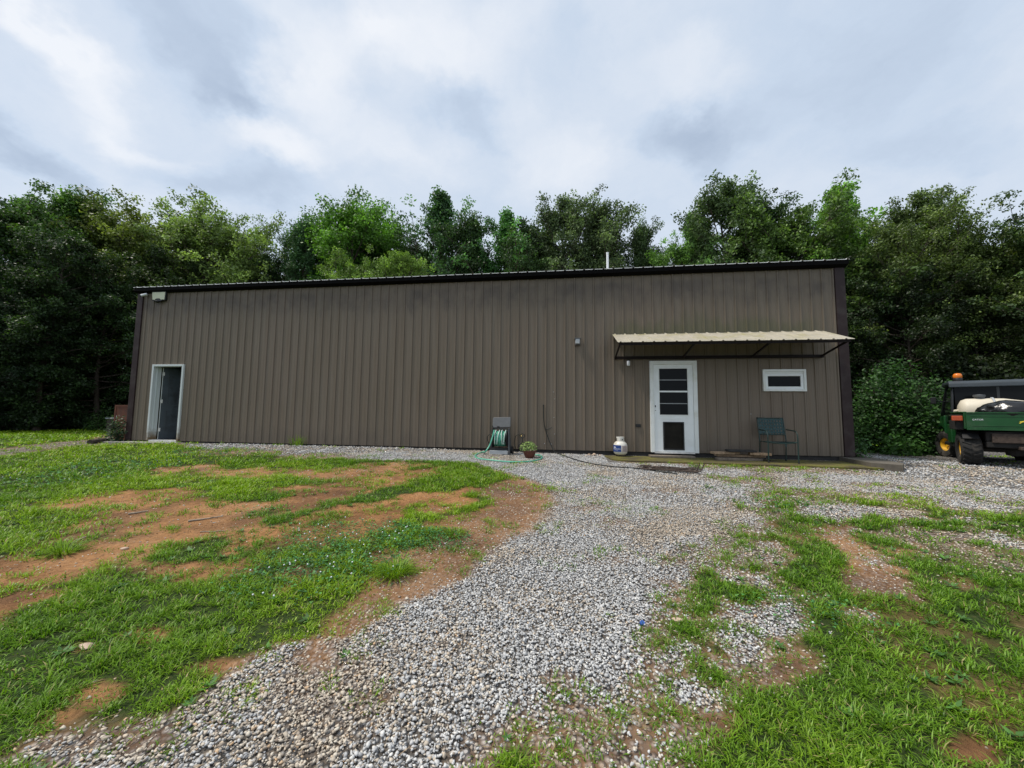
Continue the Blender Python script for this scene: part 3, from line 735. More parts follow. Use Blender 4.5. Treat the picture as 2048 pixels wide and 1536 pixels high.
# clover mats
def clover():
    VV, F, RR = [], [], []; off = 0
    C_ = [gnd(a, b)[:2].tolist()+[r, k] for a, b, r, k in [(730, 1075, .55, 1), (820, 1075, .35, 1), (880, 1085, .3, .8), (640, 1140, .45, .7), (560, 1170, .35, .6), (680, 1120, .4, .9), (520, 1020, .2, .4), (1620, 1230, .3, .5), (620, 1085, .25, .6), (1560, 1010, .4, .4), (250, 930, .9, .6), (430, 905, .8, .5), (100, 960, .8, .4)]]
    pts = []
    for cx, cy, r, k in C_:
        far = math.hypot(cx, cy-CAM[1])
        n = int(r*r*PI*(1500 if far < 6 else 500)*k)
        a = rng.uniform(0, 2*PI, n); q = r*np.sqrt(rng.random(n))*(.75+.5*rng.random(n))
        pts.append(np.stack([cx+np.cos(a)*q*1.5, cy+np.sin(a)*q*.8, np.full(n, .0075 if far < 6 else .014)], -1))
    P = np.concatenate(pts); n = len(P)
    tri = np.array([(0, 0), (.5, -.55), (1.15, -.5), (1.35, 0), (1.15, .5), (.5, .55)])
    x, y, s = P[:, 0], P[:, 1], P[:, 2]*rng.uniform(.7, 1.3, n); z = gh(x, y)+rng.uniform(.015, .05, n)
    a0 = rng.uniform(0, 2*PI, n); tilt = rng.normal(0, .25, (n, 2)); r_ = rng.random(n)
    for k in range(3):
        a = a0+k*2*PI/3; c, sn = np.cos(a), np.sin(a)
        px = (tri[None, :, 0]*c[:, None]-tri[None, :, 1]*sn[:, None])*s[:, None]; py = (tri[None, :, 0]*sn[:, None]+tri[None, :, 1]*c[:, None])*s[:, None]
        V = np.stack([x[:, None]+px, y[:, None]+py, z[:, None]+px*tilt[:, :1]+py*tilt[:, 1:]+.0015*np.abs(tri[None, :, 1])], -1).reshape(-1, 3)
        VV.append(V); F.append(np.arange(len(V)).reshape(n, 6)+off); off += len(V); RR.append(np.repeat(r_, 6))
    o = npmesh('clover', np.concatenate(VV), [np.concatenate(F)], M['leaf'], {'rnd': np.concatenate(RR)})
    o.color = (.06, .19, .06, 1)
    tag(o, 'low mats of bluish green clover leaves in the turf', 'clover', kind='stuff')
    # blossoms
    fx = P[rng.random(n) < .012]
    V0, F0 = ico(1); m = len(fx)
    V = V0[None]*.007+np.stack([fx[:, 0], fx[:, 1], gh(fx[:, 0], fx[:, 1])+.05], -1)[:, None]
    o = npmesh('clover_blossom', V.reshape(-1, 3), [(F0[None]+(np.arange(m)*12)[:, None, None]).reshape(-1, 3)], M['label_white'])
    tag(o, 'tiny white clover blossoms dotted over the turf', 'blossoms', kind='stuff')
clover()

def clump_thing(a, b, label, n, L, w, col_lo=.4, gpos=None, upright=.85):
    p = gnd(a, b) if gpos is None else gpos
    x0, y0 = p[0], p[1]; z0 = float(gh(x0, y0))
    t = rng.uniform(0, 2*PI, n); r = .055*np.sqrt(rng.random(n))*L/.1
    X = np.cos(t)*r; Y = np.sin(t)*r
    V, q, tr, a1, a2 = blades(X, Y, np.zeros(n)-.01, rng.uniform(.6, 1, n)*L*1.3, np.full(n, w), np.clip(rng.normal(upright, .3, n), .02, 1.3), t+rng.normal(0, .4, n), np.clip(rng.normal(col_lo, .15, n), 0, .9), np.full(n, .5), .6)
    o = npmesh('grass_clump', V, [q, tr], M['grass'], {'rnd': a1, 'hue': a2}); o.location = (x0, y0, z0)
    tag(o, label, 'grass clump', 'coarse grass clumps')
clump_thing(790, 1150, 'large coarse dark grass clump on the brown earth beside the gravel bend', 260, .16, .005)
clump_thing(910, 1073, 'small dark grass clump on the bare earth near the top of the bend', 130, .11, .005)
clump_thing(128, 1108, 'dark grass clump alone on the orange earth at the far left', 170, .14, .006)
clump_thing(942, 992, 'little grass clump at the right tip of the lawn before the gravel', 80, .10, .006)
clump_thing(595, 883, 'spiky weed clump growing against the foot of the brown siding', 60, .30, .010, gpos=(aty(595, 884, -.12)), upright=.35)

# ------------------------------------------------------------------ building
XL, XR, YB, ZT = -12.12, 6.13, 9.2, 4.22
bld = thing('metal_building', 'long brown ribbed metal building with low roof and two white framed doors', 'building', (0, 0, 0))
# siding profile: 9 inch panels, openings left clear
openings = [(-11.42, -10.52, 0.0, 2.06), (2.06, 2.92, 0.0, 2.02), (4.42, 5.27, 1.42, 1.86)]
P9 = .2286
def rib_profile(x0, x1, phase):
    pts = [(x0, 0.0)]
    k = math.floor((x0-phase)/P9)
    while True:
        c = phase+k*P9
        if c > x1+.1: break
        for dx, dy in ((-.024, 0), (-.013, -.019), (.012, -.019), (.022, 0)):
            pts.append((c+dx, dy))
        for q in (.076, .152):
            for dx, dy in ((-.007, 0), (0, -.004), (.007, 0)): pts.append((c+q+dx, dy))
        k += 1
    pts.append((x1, 0.0))
    pts = [p for p in pts if x0 <= p[0] <= x1]
    return sorted(set(pts))
def siding(x0, x1, z0, z1, phase, ops, flip=None):
    pts = rib_profile(x0, x1, phase)
    xs_ = [p[0] for p in pts]; ys_ = [p[1] for p in pts]
    for o in ops:
        for ox in (o[0], o[1]):
            y = np.interp(ox, xs_, ys_); pts.append((ox, float(y)))
    pts = sorted(set(pts)); bm = bm_new()
    zs = sorted({z0, z1, *[z for o in ops for z in (o[2], o[3])]})
    zs = [z for z in zs if z0 <= z <= z1]
    vd = {}
    def vert(i, z):
        if (i, z) not in vd:
            x, y = pts[i]; vd[(i, z)] = bm.verts.new((x, y, z) if flip is None else flip(x, y, z))
        return vd[(i, z)]
    for i in range(len(pts)-1):
        xm = (pts[i][0]+pts[i+1][0])/2
        if pts[i+1][0]-pts[i][0] < 1e-5: continue
        for za, zb in zip(zs, zs[1:]):
            zm = (za+zb)/2
            if any(o[0] < xm < o[1] and o[2] < zm < o[3] for o in ops): continue
            bm.faces.new((vert(i, za), vert(i+1, za), vert(i+1, zb), vert(i, zb)))
    return bm
ribx = RIBX
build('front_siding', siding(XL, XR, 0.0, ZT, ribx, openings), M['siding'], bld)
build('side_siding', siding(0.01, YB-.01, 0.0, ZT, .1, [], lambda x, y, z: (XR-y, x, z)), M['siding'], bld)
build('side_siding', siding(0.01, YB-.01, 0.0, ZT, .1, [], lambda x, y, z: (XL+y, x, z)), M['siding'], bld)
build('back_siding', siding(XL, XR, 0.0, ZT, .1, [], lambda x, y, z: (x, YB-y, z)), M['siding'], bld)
bm = bm_new(); box(bm, (XL+.03, .03, -.35), (XR-.03, YB-.03, -.004)); build('foundation', bm, M['mat_dark'], bld)
for x0, x1 in ((XL-.05, XL+.125), (XR-.15, XR+.05)):
    bm = bm_new(); box(bm, (x0, -.036, 0), (x1, .10, ZT-.02)); build('corner_trim', bm, M['trim'], bld, bevel=.004)
# inside: lining and room behind the open door
bm = bm_new()
box(bm, (XL+.06, .16, .0), (-11.46, .20, 3.0)); box(bm, (-10.48, .16, .0), (2.02, .20, 3.0)); box(bm, (-11.46, .16, 2.10), (-10.48, .20, 3.0))
box(bm, (XL+.06, 3.2, .0), (-7.0, 3.24, 3.0)); box(bm, (-7.0, .2, .0), (-6.96, 3.24, 3.0)); box(bm, (XL+.06, .2, 3.0), (-6.96, 3.24, 3.05))
box(bm, (2.0, .9, 0), (5.9, .94, 3.0)); box(bm, (2.96, .16, 0), (5.9, .20, 1.38)); box(bm, (2.96, .16, 1.9), (5.9, .20, 3.0))
build('inner_wall', bm, M['inside'], bld)
# roof
bm = bm_new()
slope = .055
def zr(y): return 4.325+(min(y, YB-y)+.12)*slope
def roof_pts():
    return rib_profile(XL-.07, XR+.09, ribx)
rp = roof_pts(); prev = None
for (x, dy) in rp:
    col = [bm.verts.new((x, y, zr(y)-dy+dz)) for y, dz in ((-.15, 0), (YB/2, 0), (YB+.15, 0))]
    colb = [bm.verts.new((x, y, zr(y)-dy-.006)) for y in (-.15, YB/2, YB+.15)]
    if prev:
        for k in range(2):
            bm.faces.new((prev[0][k], col[k], col[k+1], prev[0][k+1]))
            bm.faces.new((prev[1][k], prev[1][k+1], colb[k+1], colb[k]))
        if abs(dy) < .006 and abs(pdy) < .006:      # bright cut edge of each flat, open under the ribs
            lp = [bm.verts.new((q, -.151, zr(-.15)-hh_)) for q, hh_ in ((px_, -.001), (x, -.001), (x, .014), (px_, .014))]
            bm.faces.new(lp)
    prev = (col, colb); pdy, px_ = dy, x
rf = build('roof', bm, M['galv'], bld)
bm = bm_new(); prism(bm, [(XL-.065, -.135, 4.22), (XL-.065, -.03, 4.17), (XL-.065, -.03, 4.318), (XL-.065, -.135, 4.318)], (XR-XL+.145, 0, 0))
build('fascia', bm, M['fascia'], rf)
for x0, x1 in ((XL-.064, XL-.052), (XR+.055, XR+.075)):
    bm = bm_new(); box(bm, (x0, -.02, 4.18), (x1, YB+.1, 4.31)); build('rake_trim', bm, M['fascia'], rf)
bm = bm_new(); tube(bm, [(1.12, .75, 4.30), (1.12, .75, aty(1213, 505, .75)[2])], .030, 14); vp = build('vent_pipe', bm, M['label_white'], bld, autos=40)

def frame_bm(x0, x1, z0, z1, w, y0, y1, sill=True):
    bm = bm_new()
    box(bm, (x0, y0, z0), (x0+w, y1, z1)); box(bm, (x1-w, y0, z0), (x1, y1, z1)); box(bm, (x0+w, y0, z1-w), (x1-w, y1, z1))
    if sill: box(bm, (x0+w, y0, z0), (x1-w, y1, z0+w))
    return bm
# ---- left doorway, door leaf swung in
fl = build('door_frame', frame_bm(-11.475, -10.465, 0.0, 2.115, .055, -.045, .16, False), M['rusty_white'], bld, bevel=.004)
bm = bm_new(); box(bm, (-11.42, -.03, -.03), (-10.52, .16, .018)); build('threshold', bm, M['galv'], fl)
bm = bm_new(); box(bm, (-11.475+.055, .05, .02), (-11.40, .16, 2.05)); box(bm, (-10.54, .05, .02), (-10.52, .16, 2.05)); build('door_stop', bm, M['rusty_white'], fl)
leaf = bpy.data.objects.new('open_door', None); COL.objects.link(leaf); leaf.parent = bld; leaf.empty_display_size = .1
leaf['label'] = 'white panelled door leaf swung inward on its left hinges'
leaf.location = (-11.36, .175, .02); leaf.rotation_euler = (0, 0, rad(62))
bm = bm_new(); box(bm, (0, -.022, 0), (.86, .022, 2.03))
build('leaf_panel', bm, mat('shaded_white_door', (.06, .075, .088), .5, var=.1, dirt=(.02, .02, .02), dscale=2, spec=.25), leaf, bevel=.003)  # white leaf; the doorway's shade is put into this dark colour
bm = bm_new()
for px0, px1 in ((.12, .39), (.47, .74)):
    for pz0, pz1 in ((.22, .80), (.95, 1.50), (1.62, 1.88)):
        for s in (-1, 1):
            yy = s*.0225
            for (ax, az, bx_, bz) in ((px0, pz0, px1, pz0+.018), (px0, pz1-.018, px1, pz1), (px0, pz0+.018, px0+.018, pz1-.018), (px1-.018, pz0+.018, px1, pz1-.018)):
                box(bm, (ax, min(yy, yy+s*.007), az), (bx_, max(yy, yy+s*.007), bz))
build('panel_moulding', bm, mat('shaded_door_moulding', (.06, .07, .08), .5, spec=.25), leaf, bevel=.002)  # moulding of the white leaf, darkened likewise to stand for shade
bm = bm_new(); box(bm, (-.006, -.024, 0), (-.0005, .024, 2.03)); build('edge_strip', bm, M['white_trim'], leaf)
for hz in (.22, 1.02, 1.80):
    bm = bm_new(); tube(bm, [(-.012, -.03, hz), (-.012, -.03, hz+.10)], .009, 8); box(bm, (-.012, -.030, hz), (.03, -.0235, hz+.10)); build('hinge', bm, M['galv'], leaf)
bm = bm_new(); lathe(bm, [(0, 0), (.012, .0), (.012, .03), (.028, .04), (.03, .06), (.018, .072), (0, .074)], 14)
for v in bm.verts: v.co = Vector((.79+v.co.x, -.022-v.co.z, .95+v.co.y))
build('handle', bm, M['brass'], leaf, smooth=True)
# ---- white half glazed door with pet flap
fr = build('door_frame', frame_bm(1.965, 3.005, 0.0, 2.105, .085, -.06, .10, False), M['white_trim'], bld, bevel=.005)
bm = bm_new(); box(bm, (2.05, -.05, -.02), (2.92, .1, .022)); build('threshold', bm, M['galv'], fr)
dr = bpy.data.objects.new('half_glazed_door', None); COL.objects.link(dr); dr.parent = bld; dr.empty_display_size = .1
dr.location = (2.052, -.012, .024)
DW, DH = .866, 1.994
gx0, gx1, gz0, gz1 = .125, .745, .835, 1.90
px0, px1, pz0, pz1 = .20, .635, .045, .66
bm = bm_new()
box(bm, (0, -.02, 0), (gx0, .02, DH)); box(bm, (gx1, -.02, 0), (DW, .02, DH)); box(bm, (gx0, -.02, gz1), (gx1, .02, DH))
box(bm, (gx0, -.02, pz1), (gx1, .02, gz0)); box(bm, (gx0, -.02, 0), (px0, .02, pz1)); box(bm, (px1, -.02, 0), (gx1, .02, pz1)); box(bm, (px0, -.02, 0), (px1, .02, pz0))
build('door_slab', bm, M['white'], dr)
bm = bm_new()
for (ax, az, bx_, bz) in ((gx0-.012, gz0-.012, gx1+.012, gz0), (gx0-.012, gz1, gx1+.012, gz1+.012), (gx0-.012, gz0, gx0, gz1), (gx1, gz0, gx1+.012, gz1)): box(bm, (ax, -.028, az), (bx_, -.02, bz))
build('glazing_bead', bm, M['white_trim'], dr, bevel=.002)
bm = bm_new(); box(bm, (gx0, 0, gz0), (gx1, .004, gz1)); build('pane', bm, M['glass'], dr)
bm = bm_new(); box(bm, (gx0, -.016, 1.352), (gx1, -.0005, 1.388)); build('glazing_bar', bm, M['white'], dr)
for hz in (1.63, 1.085):
    bm = bm_new(); box(bm, (gx0, -.010, hz), (gx1, -.0005, hz+.014)); build('glazing_bar', bm, M['light_plastic'], dr)
bm = bm_new(); box(bm, (px0, -.003, pz0), (px1, .006, pz1)); build('pet_flap', bm, mat('smoky_flap', (.014, .012, .009), .5, var=.4, vs=5, spec=.15), dr)
build('pet_flap_frame', frame_bm(px0-.012, px1+.012, pz0-.012, pz1+.012, .03, -.034, -.02), M['black'], dr, bevel=.003)
for P_, r_ in (([(.10, -.0215, .74), (.30, -.0215, .737), (.62, -.0215, .745)], .003), ([(.66, -.0215, .62), (.74, -.0215, .70)], .002), ([(.67, -.0215, .45), (.76, -.0215, .36)], .002), ([(.67, -.0215, .30), (.75, -.0215, .22)], .002)):
    bm = bm_new(); tube(bm, P_, r_, 5); build('crease', bm, M['white_trim'], dr)
bm = bm_new(); box(bm, (.018, -.028, 1.005), (.038, -.02, 1.05)); build('handle', bm, M['black'], dr)
bm = bm_new(); lathe(bm, [(0, 0), (.008, 0), (.008, .012), (0, .014)], 10)
for v in bm.verts: v.co = Vector((.028+v.co.x, -.022-v.co.z, .93+v.co.y))
build('lock', bm, M['black'], dr)
# ---- small window
wf = build('window', frame_bm(4.405, 5.29, 1.405, 1.895, .05, -.05, .06), M['white_trim'], bld, bevel=.004)
build('sash', frame_bm(4.456, 5.239, 1.456, 1.80, .055, -.03, .03), M['white'], wf, bevel=.004)
bm = bm_new(); box(bm, (4.456, -.03, 1.801), (5.239, .03, 1.844)); build('top_rail', bm, M['white_trim'], wf, bevel=.003)
bm = bm_new(); box(bm, (4.511, .0, 1.511), (5.184, .006, 1.745)); build('pane', bm, M['glass'], wf)
# black recessed outlet hole
bm = bm_new(); box(bm, (1.635, -.026, .565), (1.75, -.005, .635)); box(bm, (1.655, -.034, .58), (1.73, -.026, .62)); vt = build('vent', bm, M['black'], bld)
# screw heads and light specks down one rib
for a, b in [(1109, 798), (1108, 835), (1109, 868), (1089, 887), (1103, 888), (1501, 828), (1107, 784)]:
    p = aty(a, b, -.006); bm = bm_new(); box(bm, (p[0]-.008, -.030, p[2]-.008), (p[0]+.008, -.002, p[2]+.008))
    build('screw', bm, M['light_plastic'], bld, bevel=.003)

# ------------------------------------------------------------------ awning
aw = thing('awning', 'shallow tan ribbed metal awning on dark brackets above the right door and window', 'awning', (1.13, 0, 2.75))
AX0, AX1, AD, AZ = 0.0, 4.56, .92, -.36
bm = bm_new(); prev = None
pts = [p for p in rib_profile(AX0, AX1, .06)]
for x, dy in pts:
    c = [bm.verts.new((x, -.025-AD*t, AZ*t-dy*.9+.0)) for t in (0, .5, 1)]
    cb = [bm.verts.new((x, -.025-AD*t, AZ*t-dy*.9-.004)) for t in (0, .5, 1)]
    if prev:
        for k in range(2):
            bm.faces.new((prev[0][k], prev[0][k+1], c[k+1], c[k])); bm.faces.new((prev[1][k], cb[k], cb[k+1], prev[1][k+1]))
        bm.faces.new((prev[0][2], prev[1][2], cb[2], c[2]))
    prev = (c, cb)
build('roof_sheet', bm, M['awn'], aw)
bm = bm_new(); box(bm, (.04, -.90, AZ-.052), (AX1-.04, -.855, AZ-.008)); build('front_rail', bm, M['awn_frame'], aw)
bm = bm_new(); box(bm, (.04, -.075, -.60), (AX1-.04, -.022, -.535)); build('wall_rail', bm, M['awn_frame'], aw)
bm = bm_new(); box(bm, (.04, -.075, -.06), (AX1-.04, -.022, -.015)); build('top_rail', bm, M['awn_frame'], aw)
for x in (.055, 1.58, 3.05, AX1-.085):
    bm = bm_new(); tube(bm, [(x, -.05, -.57), (x, -.86, AZ-.03)], .022, 4)
    build('brace', bm, M['awn_frame'], aw)
    bm = bm_new(); tube(bm, [(x, -.05, -.035), (x, -.87, AZ-.025)], .018, 4); build('rafter', bm, M['awn_frame'], aw)

# ------------------------------------------------------------------ wall fixtures
p = aty(1155, 684)
t = thing('wall_light', 'small grey boxy light fixture alone on the siding left of the awning', 'wall light', (p[0], -.02, p[2]))
bm = bm_new(); box(bm, (-.065, -.05, -.09), (.065, 0, .085)); build('housing', bm, M['taupe'], t, bevel=.008)
bm = bm_new(); prism(bm, [(-.075, 0, .10), (-.075, -.10, .08), (-.075, -.10, .06), (-.075, 0, .06)], (.15, 0, 0)); build('hood', bm, M['grey_plastic'], t, bevel=.004)
bm = bm_new(); box(bm, (-.05, -.095, -.06), (.05, -.051, .058)); build('lens', bm, M['light_plastic'], t, bevel=.01)
p = aty(1256, 727)
t = thing('jar_light', 'short white glass jar light on the siding beneath the awning left end', 'wall light', (p[0], -.075, p[2]))
bm = bm_new(); lathe(bm, [(0, -.065), (.03, -.065), (.036, -.055), (.038, .04), (.033, .05), (0, .05)], 18); build('glass_jar', bm, M['label_white'], t, smooth=True)
bm = bm_new(); lathe(bm, [(0, .05), (.034, .051), (.034, .075), (0, .078)], 18); box(bm, (-.03, .02, .03), (.03, .055, .075)); build('cap', bm, M['black'], t)
# solar flood light and security camera
t = thing('flood_light', 'square solar flood light with cream panel near the left end of the eave', 'flood light', (-11.42, -.03, 4.06))
bm = bm_new(); prism(bm, [(-.235, 0, .135), (.235, 0, .135), (.225, 0, -.115), (.10, 0, -.125), (.07, 0, -.15), (-.09, 0, -.15), (-.12, 0, -.125), (-.205, 0, -.115)], (0, -.05, 0)); build('housing', bm, M['black'], t, bevel=.006)
bm = bm_new(); prism(bm, [(-.212, -.056, .118), (.212, -.056, .118), (.203, -.056, -.095), (.085, -.056, -.10), (.05, -.056, -.062), (-.07, -.056, -.062), (-.105, -.056, -.10), (-.185, -.056, -.092)], (0, .008, 0)); build('panel', bm, M['solar'], t)
bm = bm_new(); lathe(bm, [(0, -.065), (.035, -.055), (.05, -.02), (.052, 0), (0, .01)], 16, (-.01, -.065, -.135)); build('sensor_dome', bm, M['black'], t, smooth=True)
t = thing('security_camera', 'small white bullet camera under the eave beside the flood light', 'camera', (-11.86, -.03, 4.12))
bm = bm_new(); tube(bm, [(0, 0, .02), (0, -.05, .0)], .018, 10); build('bracket', bm, M['label_white'], t)
bm = bm_new(); tube(bm, [(-.07, -.10, -.035), (.06, -.05, .02)], .034, 14); build('body', bm, M['label_white'], t, autos=40)
bm = bm_new(); tube(bm, [(-.088, -.107, -.042), (-.0705, -.1002, -.0352)], .029, 14); build('lens', bm, M['black'], t, autos=40)

# ------------------------------------------------------------------ slabs, step, boards
bm = bm_new(); prism(bm, [(.88, -.03, -.30), (1.0, -.78, -.30), (1.35, -.98, -.30), (2.6, -1.04, -.30), (4.6, -1.10, -.30), (5.9, -1.16, -.30), (6.0, -.03, -.30)], (0, 0, .205))
def moss():
    m, n, l, p = new_mat('mossy_concrete'); tcn = n.new('ShaderNodeTexCoord'); co = tcn.outputs['Object']
    a = link_noise(n, l, co, 2.2, 6, .65); b = link_noise(n, l, co, 40, 4)
    c = ramp2(n, l, a.outputs[0], [(.34, (.055, .045, .032)), (.48, (.085, .072, .022)), (.62, (.14, .13, .022)), (.7, (.09, .12, .02))])
    c = mixc(n, l, .5, c, ramp2(n, l, b.outputs[0], [(.3, (.2, .2, .2)), (.7, (.8, .8, .8))]), 'OVERLAY')
    l.new(c, p.inputs['Base Color']); p.inputs['Roughness'].default_value = .9
    return m
tag(build('mossy_slab', bm, moss(), bevel=.01), 'moss covered concrete slab along the wall under the awning', 'slab')
pts = [atz(a, b, -.02) for a, b in [(1676, 914), (1742, 926), (1806, 931), (1808, 927), (1723, 911), (1700, 908)]]
bm = bm_new(); prism(bm, [(p[0], p[1], -.25) for p in pts], (0, 0, .235))
tag(build('concrete_pad', bm, mat('dark_concrete', (.12, .105, .085), .9, var=.3, bump=.3, dirt=(.07, .07, .04))), 'dark concrete pad running out from the right corner of the building', 'slab')
bm = bm_new(); box(bm, (-12.9, -.42, -.2), (-10.3, -.035, -.028)); tag(build('door_sill_slab', bm, mat('pale_concrete', (.28, .27, .25), .9, var=.2, bump=.3)), 'low pale concrete slab in front of the left doorway', 'slab')
bm = bm_new(); box(bm, (1.9, -.30, -.094), (2.85, -.06, -.052)); tag(build('step_board', bm, M['wood_grey'], bevel=.006), 'worn grey board lying below the white pet flap door', 'board')
# board stack with a mat by the chair
p = gnd(1462, 916); t = thing('board_stack', 'low pile of split tan boards with a dark mat between door and chair', 'boards', (p[0], -.32, -.094))
t.scale = (1, 1.15, 1.7)
for k, (x0, x1, yy, z0, rz, mm) in enumerate([(-.50, .42, -.10, .0, .05, 'wood_grey'), (-.42, .55, .05, .035, -.04, 'wood_tan'), (-.55, .0, .0, .07, .12, 'wood_tan'), (.20, .58, -.04, .072, -.2, 'wood_tan')]):
    bm = bm_new(); n = 8; base = []
    for i in range(n+1):
        f = i/n; x = x0+(x1-x0)*f; w = .075+.02*math.sin(i*2.1+k)
        base.append((x, yy-w, w))
    pl = [(x, a, z0) for x, a, w in base]+[(x, a+2*w, z0) for x, a, w in base[::-1]]
    prism(bm, pl, (0, 0, .03)); o = build('board', bm, M[mm], t, bevel=.004); o.rotation_euler = (0, 0, rz)
bm = bm_new(); prism(bm, [(-.26, -.16, .104), (.30, -.17, .104), (.36, .12, .104), (-.2, .14, .104)], (0, 0, .02)); build('mat', bm, M['mat_dark'], t, bevel=.005)

# crumpled wire grate on the gravel
g0 = gnd(1340, 942); t = thing('wire_grate', 'crumpled rusty wire grate lying on the gravel below the pet flap door', 'grate', (g0[0], g0[1], float(gz(g0[0], g0[1]))+.02), rad(-14))
bm = bm_new()
for k in range(15):
    y = -.16+.32*k/14; P_ = [(-.50+rng.normal(0, .05)+.97*i/9, y+rng.normal(0, .014)+.03*math.sin(i), .015+.03*abs(math.sin(i*.7+k*.4))+rng.normal(0, .006)) for i in range(10)]
    tube(bm, P_, .006, 5)
build('long_wire', bm, M['rust'], t)
bm = bm_new()
for k in range(16):
    x = -.42+.84*k/15; tube(bm, [(x+rng.normal(0, .03), -.17, .02), (x, 0, .04), (x+rng.normal(0, .04), .16, .025)], .006, 5)
build('cross_wire', bm, M['rust'], t)
bm = bm_new()
for x, y in ((.44, -.16), (.52, -.08)): tube(bm, [(x-.18, y-.01, .02), (x-.03, y-.02, .02), (x, y, .05), (x+.045, y+.02, .15)], .011, 6)
build('prong', bm, M['rust'], t)
bm = bm_new(); tube(bm, [(-.5, -.175, .012), (-.1, -.19, .02), (.46, -.18, .015)], .014, 6); build('edge_bar', bm, M['rust'], t)

# ------------------------------------------------------------------ propane cylinder
p = gnd(1241, 913); t = thing('propane_tank', 'white propane cylinder with dark blue label beside the pet flap door', 'gas cylinder', (p[0], p[1], -.112))
bm = bm_new(); lathe(bm, [(0, .035), (.06, .04), (.11, .055), (.142, .085), (.153, .125), (.155, .14), (.155, .25), (.153, .265), (.140, .305), (.105, .345), (.06, .365), (0, .372)], 40); build('body', bm, M['tank'], t, smooth=True)
bm = bm_new(); lathe(bm, [(.095, .0), (.105, 0), (.105, .055), (.095, .055), (.095, 0)], 32); build('foot_ring', bm, M['rust'], t, autos=40)
bm = bm_new()
for a0, a1 in ((-2.55, -1.62), (-1.55, -.35), (.2, 2.9)):
    lathe(bm, [(.082, .345), (.087, .345), (.087, .452), (.082, .452), (.082, .345)], 12, a0=a0, a1=a1)
lathe(bm, [(.080, .425), (.088, .425), (.088, .455), (.080, .455), (.080, .425)], 32)
build('collar', bm, M['tank'], t, autos=40)
bm = bm_new(); lathe(bm, [(0, .37), (.02, .37), (.02, .41), (0, .41)], 12); tube(bm, [(0, 0, .395), (0, -.06, .395)], .016, 10); build('valve', bm, M['brass'], t)
bm = bm_new(); tube(bm, [(.035, -.088, .395), (.035, -.093, .395)], .014, 12); build('collar_hole', bm, M['black'], t)
def arc_label(r, a0, a1, z0, z1, seg=14):
    bm = bm_new(); a = [a0+(a1-a0)*k/seg for k in range(seg+1)]
    for q, rr in ((0, r), (1, r+.0012)):
        pass
    rows = [[bm.verts.new((rr*math.cos(x), rr*math.sin(x), z)) for x in a] for rr, z in ((r, z0), (r+.0012, z0), (r+.0012, z1), (r, z1))]
    for i in range(3):
        for k in range(seg): bm.faces.new((rows[i][k], rows[i][k+1], rows[i+1][k+1], rows[i+1][k]))
    return bm
LA = rad(-96)   # centre line towards the viewer
lb = build('front_label', arc_label(.1555, rad(-186), rad(-92), .125, .272), M['blue_label'], t)
def onto(cx, cz, r=.1572):
    def f(c): return Vector((r*math.cos(rad(cx)+c.x/r), r*math.sin(rad(cx)+c.x/r), cz+c.y))+Vector((math.cos(rad(cx)+c.x/r), math.sin(rad(cx)+c.x/r), 0))*(c.z)
    return f
text_mesh('lettering', 'BLUE RHINO', .034, M['label_white'], lb, onto(-130, .187))
text_mesh('small_lettering', 'PROPANE EXCHANGE', .011, M['label_white'], lb, onto(-137, .160))
bm = bm_new()
em = [(-.045, -.012), (-.03, .004), (-.012, .018), (.004, .012), (.018, .016), (.032, .0), (.045, -.010), (.02, -.012), (0, -.004), (-.02, -.012)]
fA = onto(-150, .222)
a = [bm.verts.new(fA(Vector((x, y, 0)))) for x, y in em]; b = [bm.verts.new(fA(Vector((x, y, .0008)))) for x, y in em]
bm.faces.new(b); [bm.faces.new((a[i], a[(i+1) % len(a)], b[(i+1) % len(a)], b[i])) for i in range(len(a))]
build('emblem', bm, M['label_white'], lb)
wl_ = build('warning_label', arc_label(.1555, rad(-84), rad(-30), .125, .262), M['pink_label'], t)
bm = bm_new()
for k in range(9):
    z = .135+k*.013
    a0 = -80; a1 = -36-((k*7) % 3)*4
    rows = [[bm.verts.new((.1573*math.cos(rad(x)), .1573*math.sin(rad(x)), zz_)) for x in np.linspace(a0, a1, 9)] for zz_ in (z, z+.004)]
    for i in range(8): bm.faces.new((rows[0][i], rows[0][i+1], rows[1][i+1], rows[1][i]))
build('print_line', bm, M['grey_plastic'], wl_)

# ------------------------------------------------------------------ patio chair
t = thing('patio_chair', 'dark green metal patio chair with woven strap back on the mossy slab', 'chair', (4.40, -.52, -.094), rad(-4))
r = .0125
for s in (-1, 1):
    x = s*.27
    bm = bm_new(); P_ = smooth_path([(x, -.24, 0), (x, -.245, .40), (x, -.24, .54), (x, -.19, .625), (x, -.08, .645), (x*.97, .19, .66)], 5)
    tube(bm, P_, r, 8); build('arm', bm, M['chair'], t, smooth=True)
    bm = bm_new(); tube(bm, smooth_path([(x*.93, .24, 0), (x*.93, .20, .38), (x*.93, .22, .55), (x*.93, .30, .90)], 5), r, 8); build('leg', bm, M['chair'], t, smooth=True)
    for yy in (-.24, .24):
        bm = bm_new(); lathe(bm, [(0, 0), (.018, 0), (.018, .03), (.013, .035)], 10, (x if yy < 0 else x*.93, yy, 0)); build('foot_cap', bm, M['black'], t)
bm = bm_new(); tube(bm, smooth_path([(-.25, .215, .555), (0, .225, .55), (.25, .215, .555)], 5), r*.8, 8); build('back_crossbar', bm, M['chair'], t, smooth=True)
bm = bm_new(); tube(bm, smooth_path([(-.25, .22, .90), (-.251, .30, .905), (0, .305, .90), (.251, .30, .905)], 5), r*.9, 8)
build('back_frame', bm, M['chair'], t, smooth=True)
bm = bm_new()
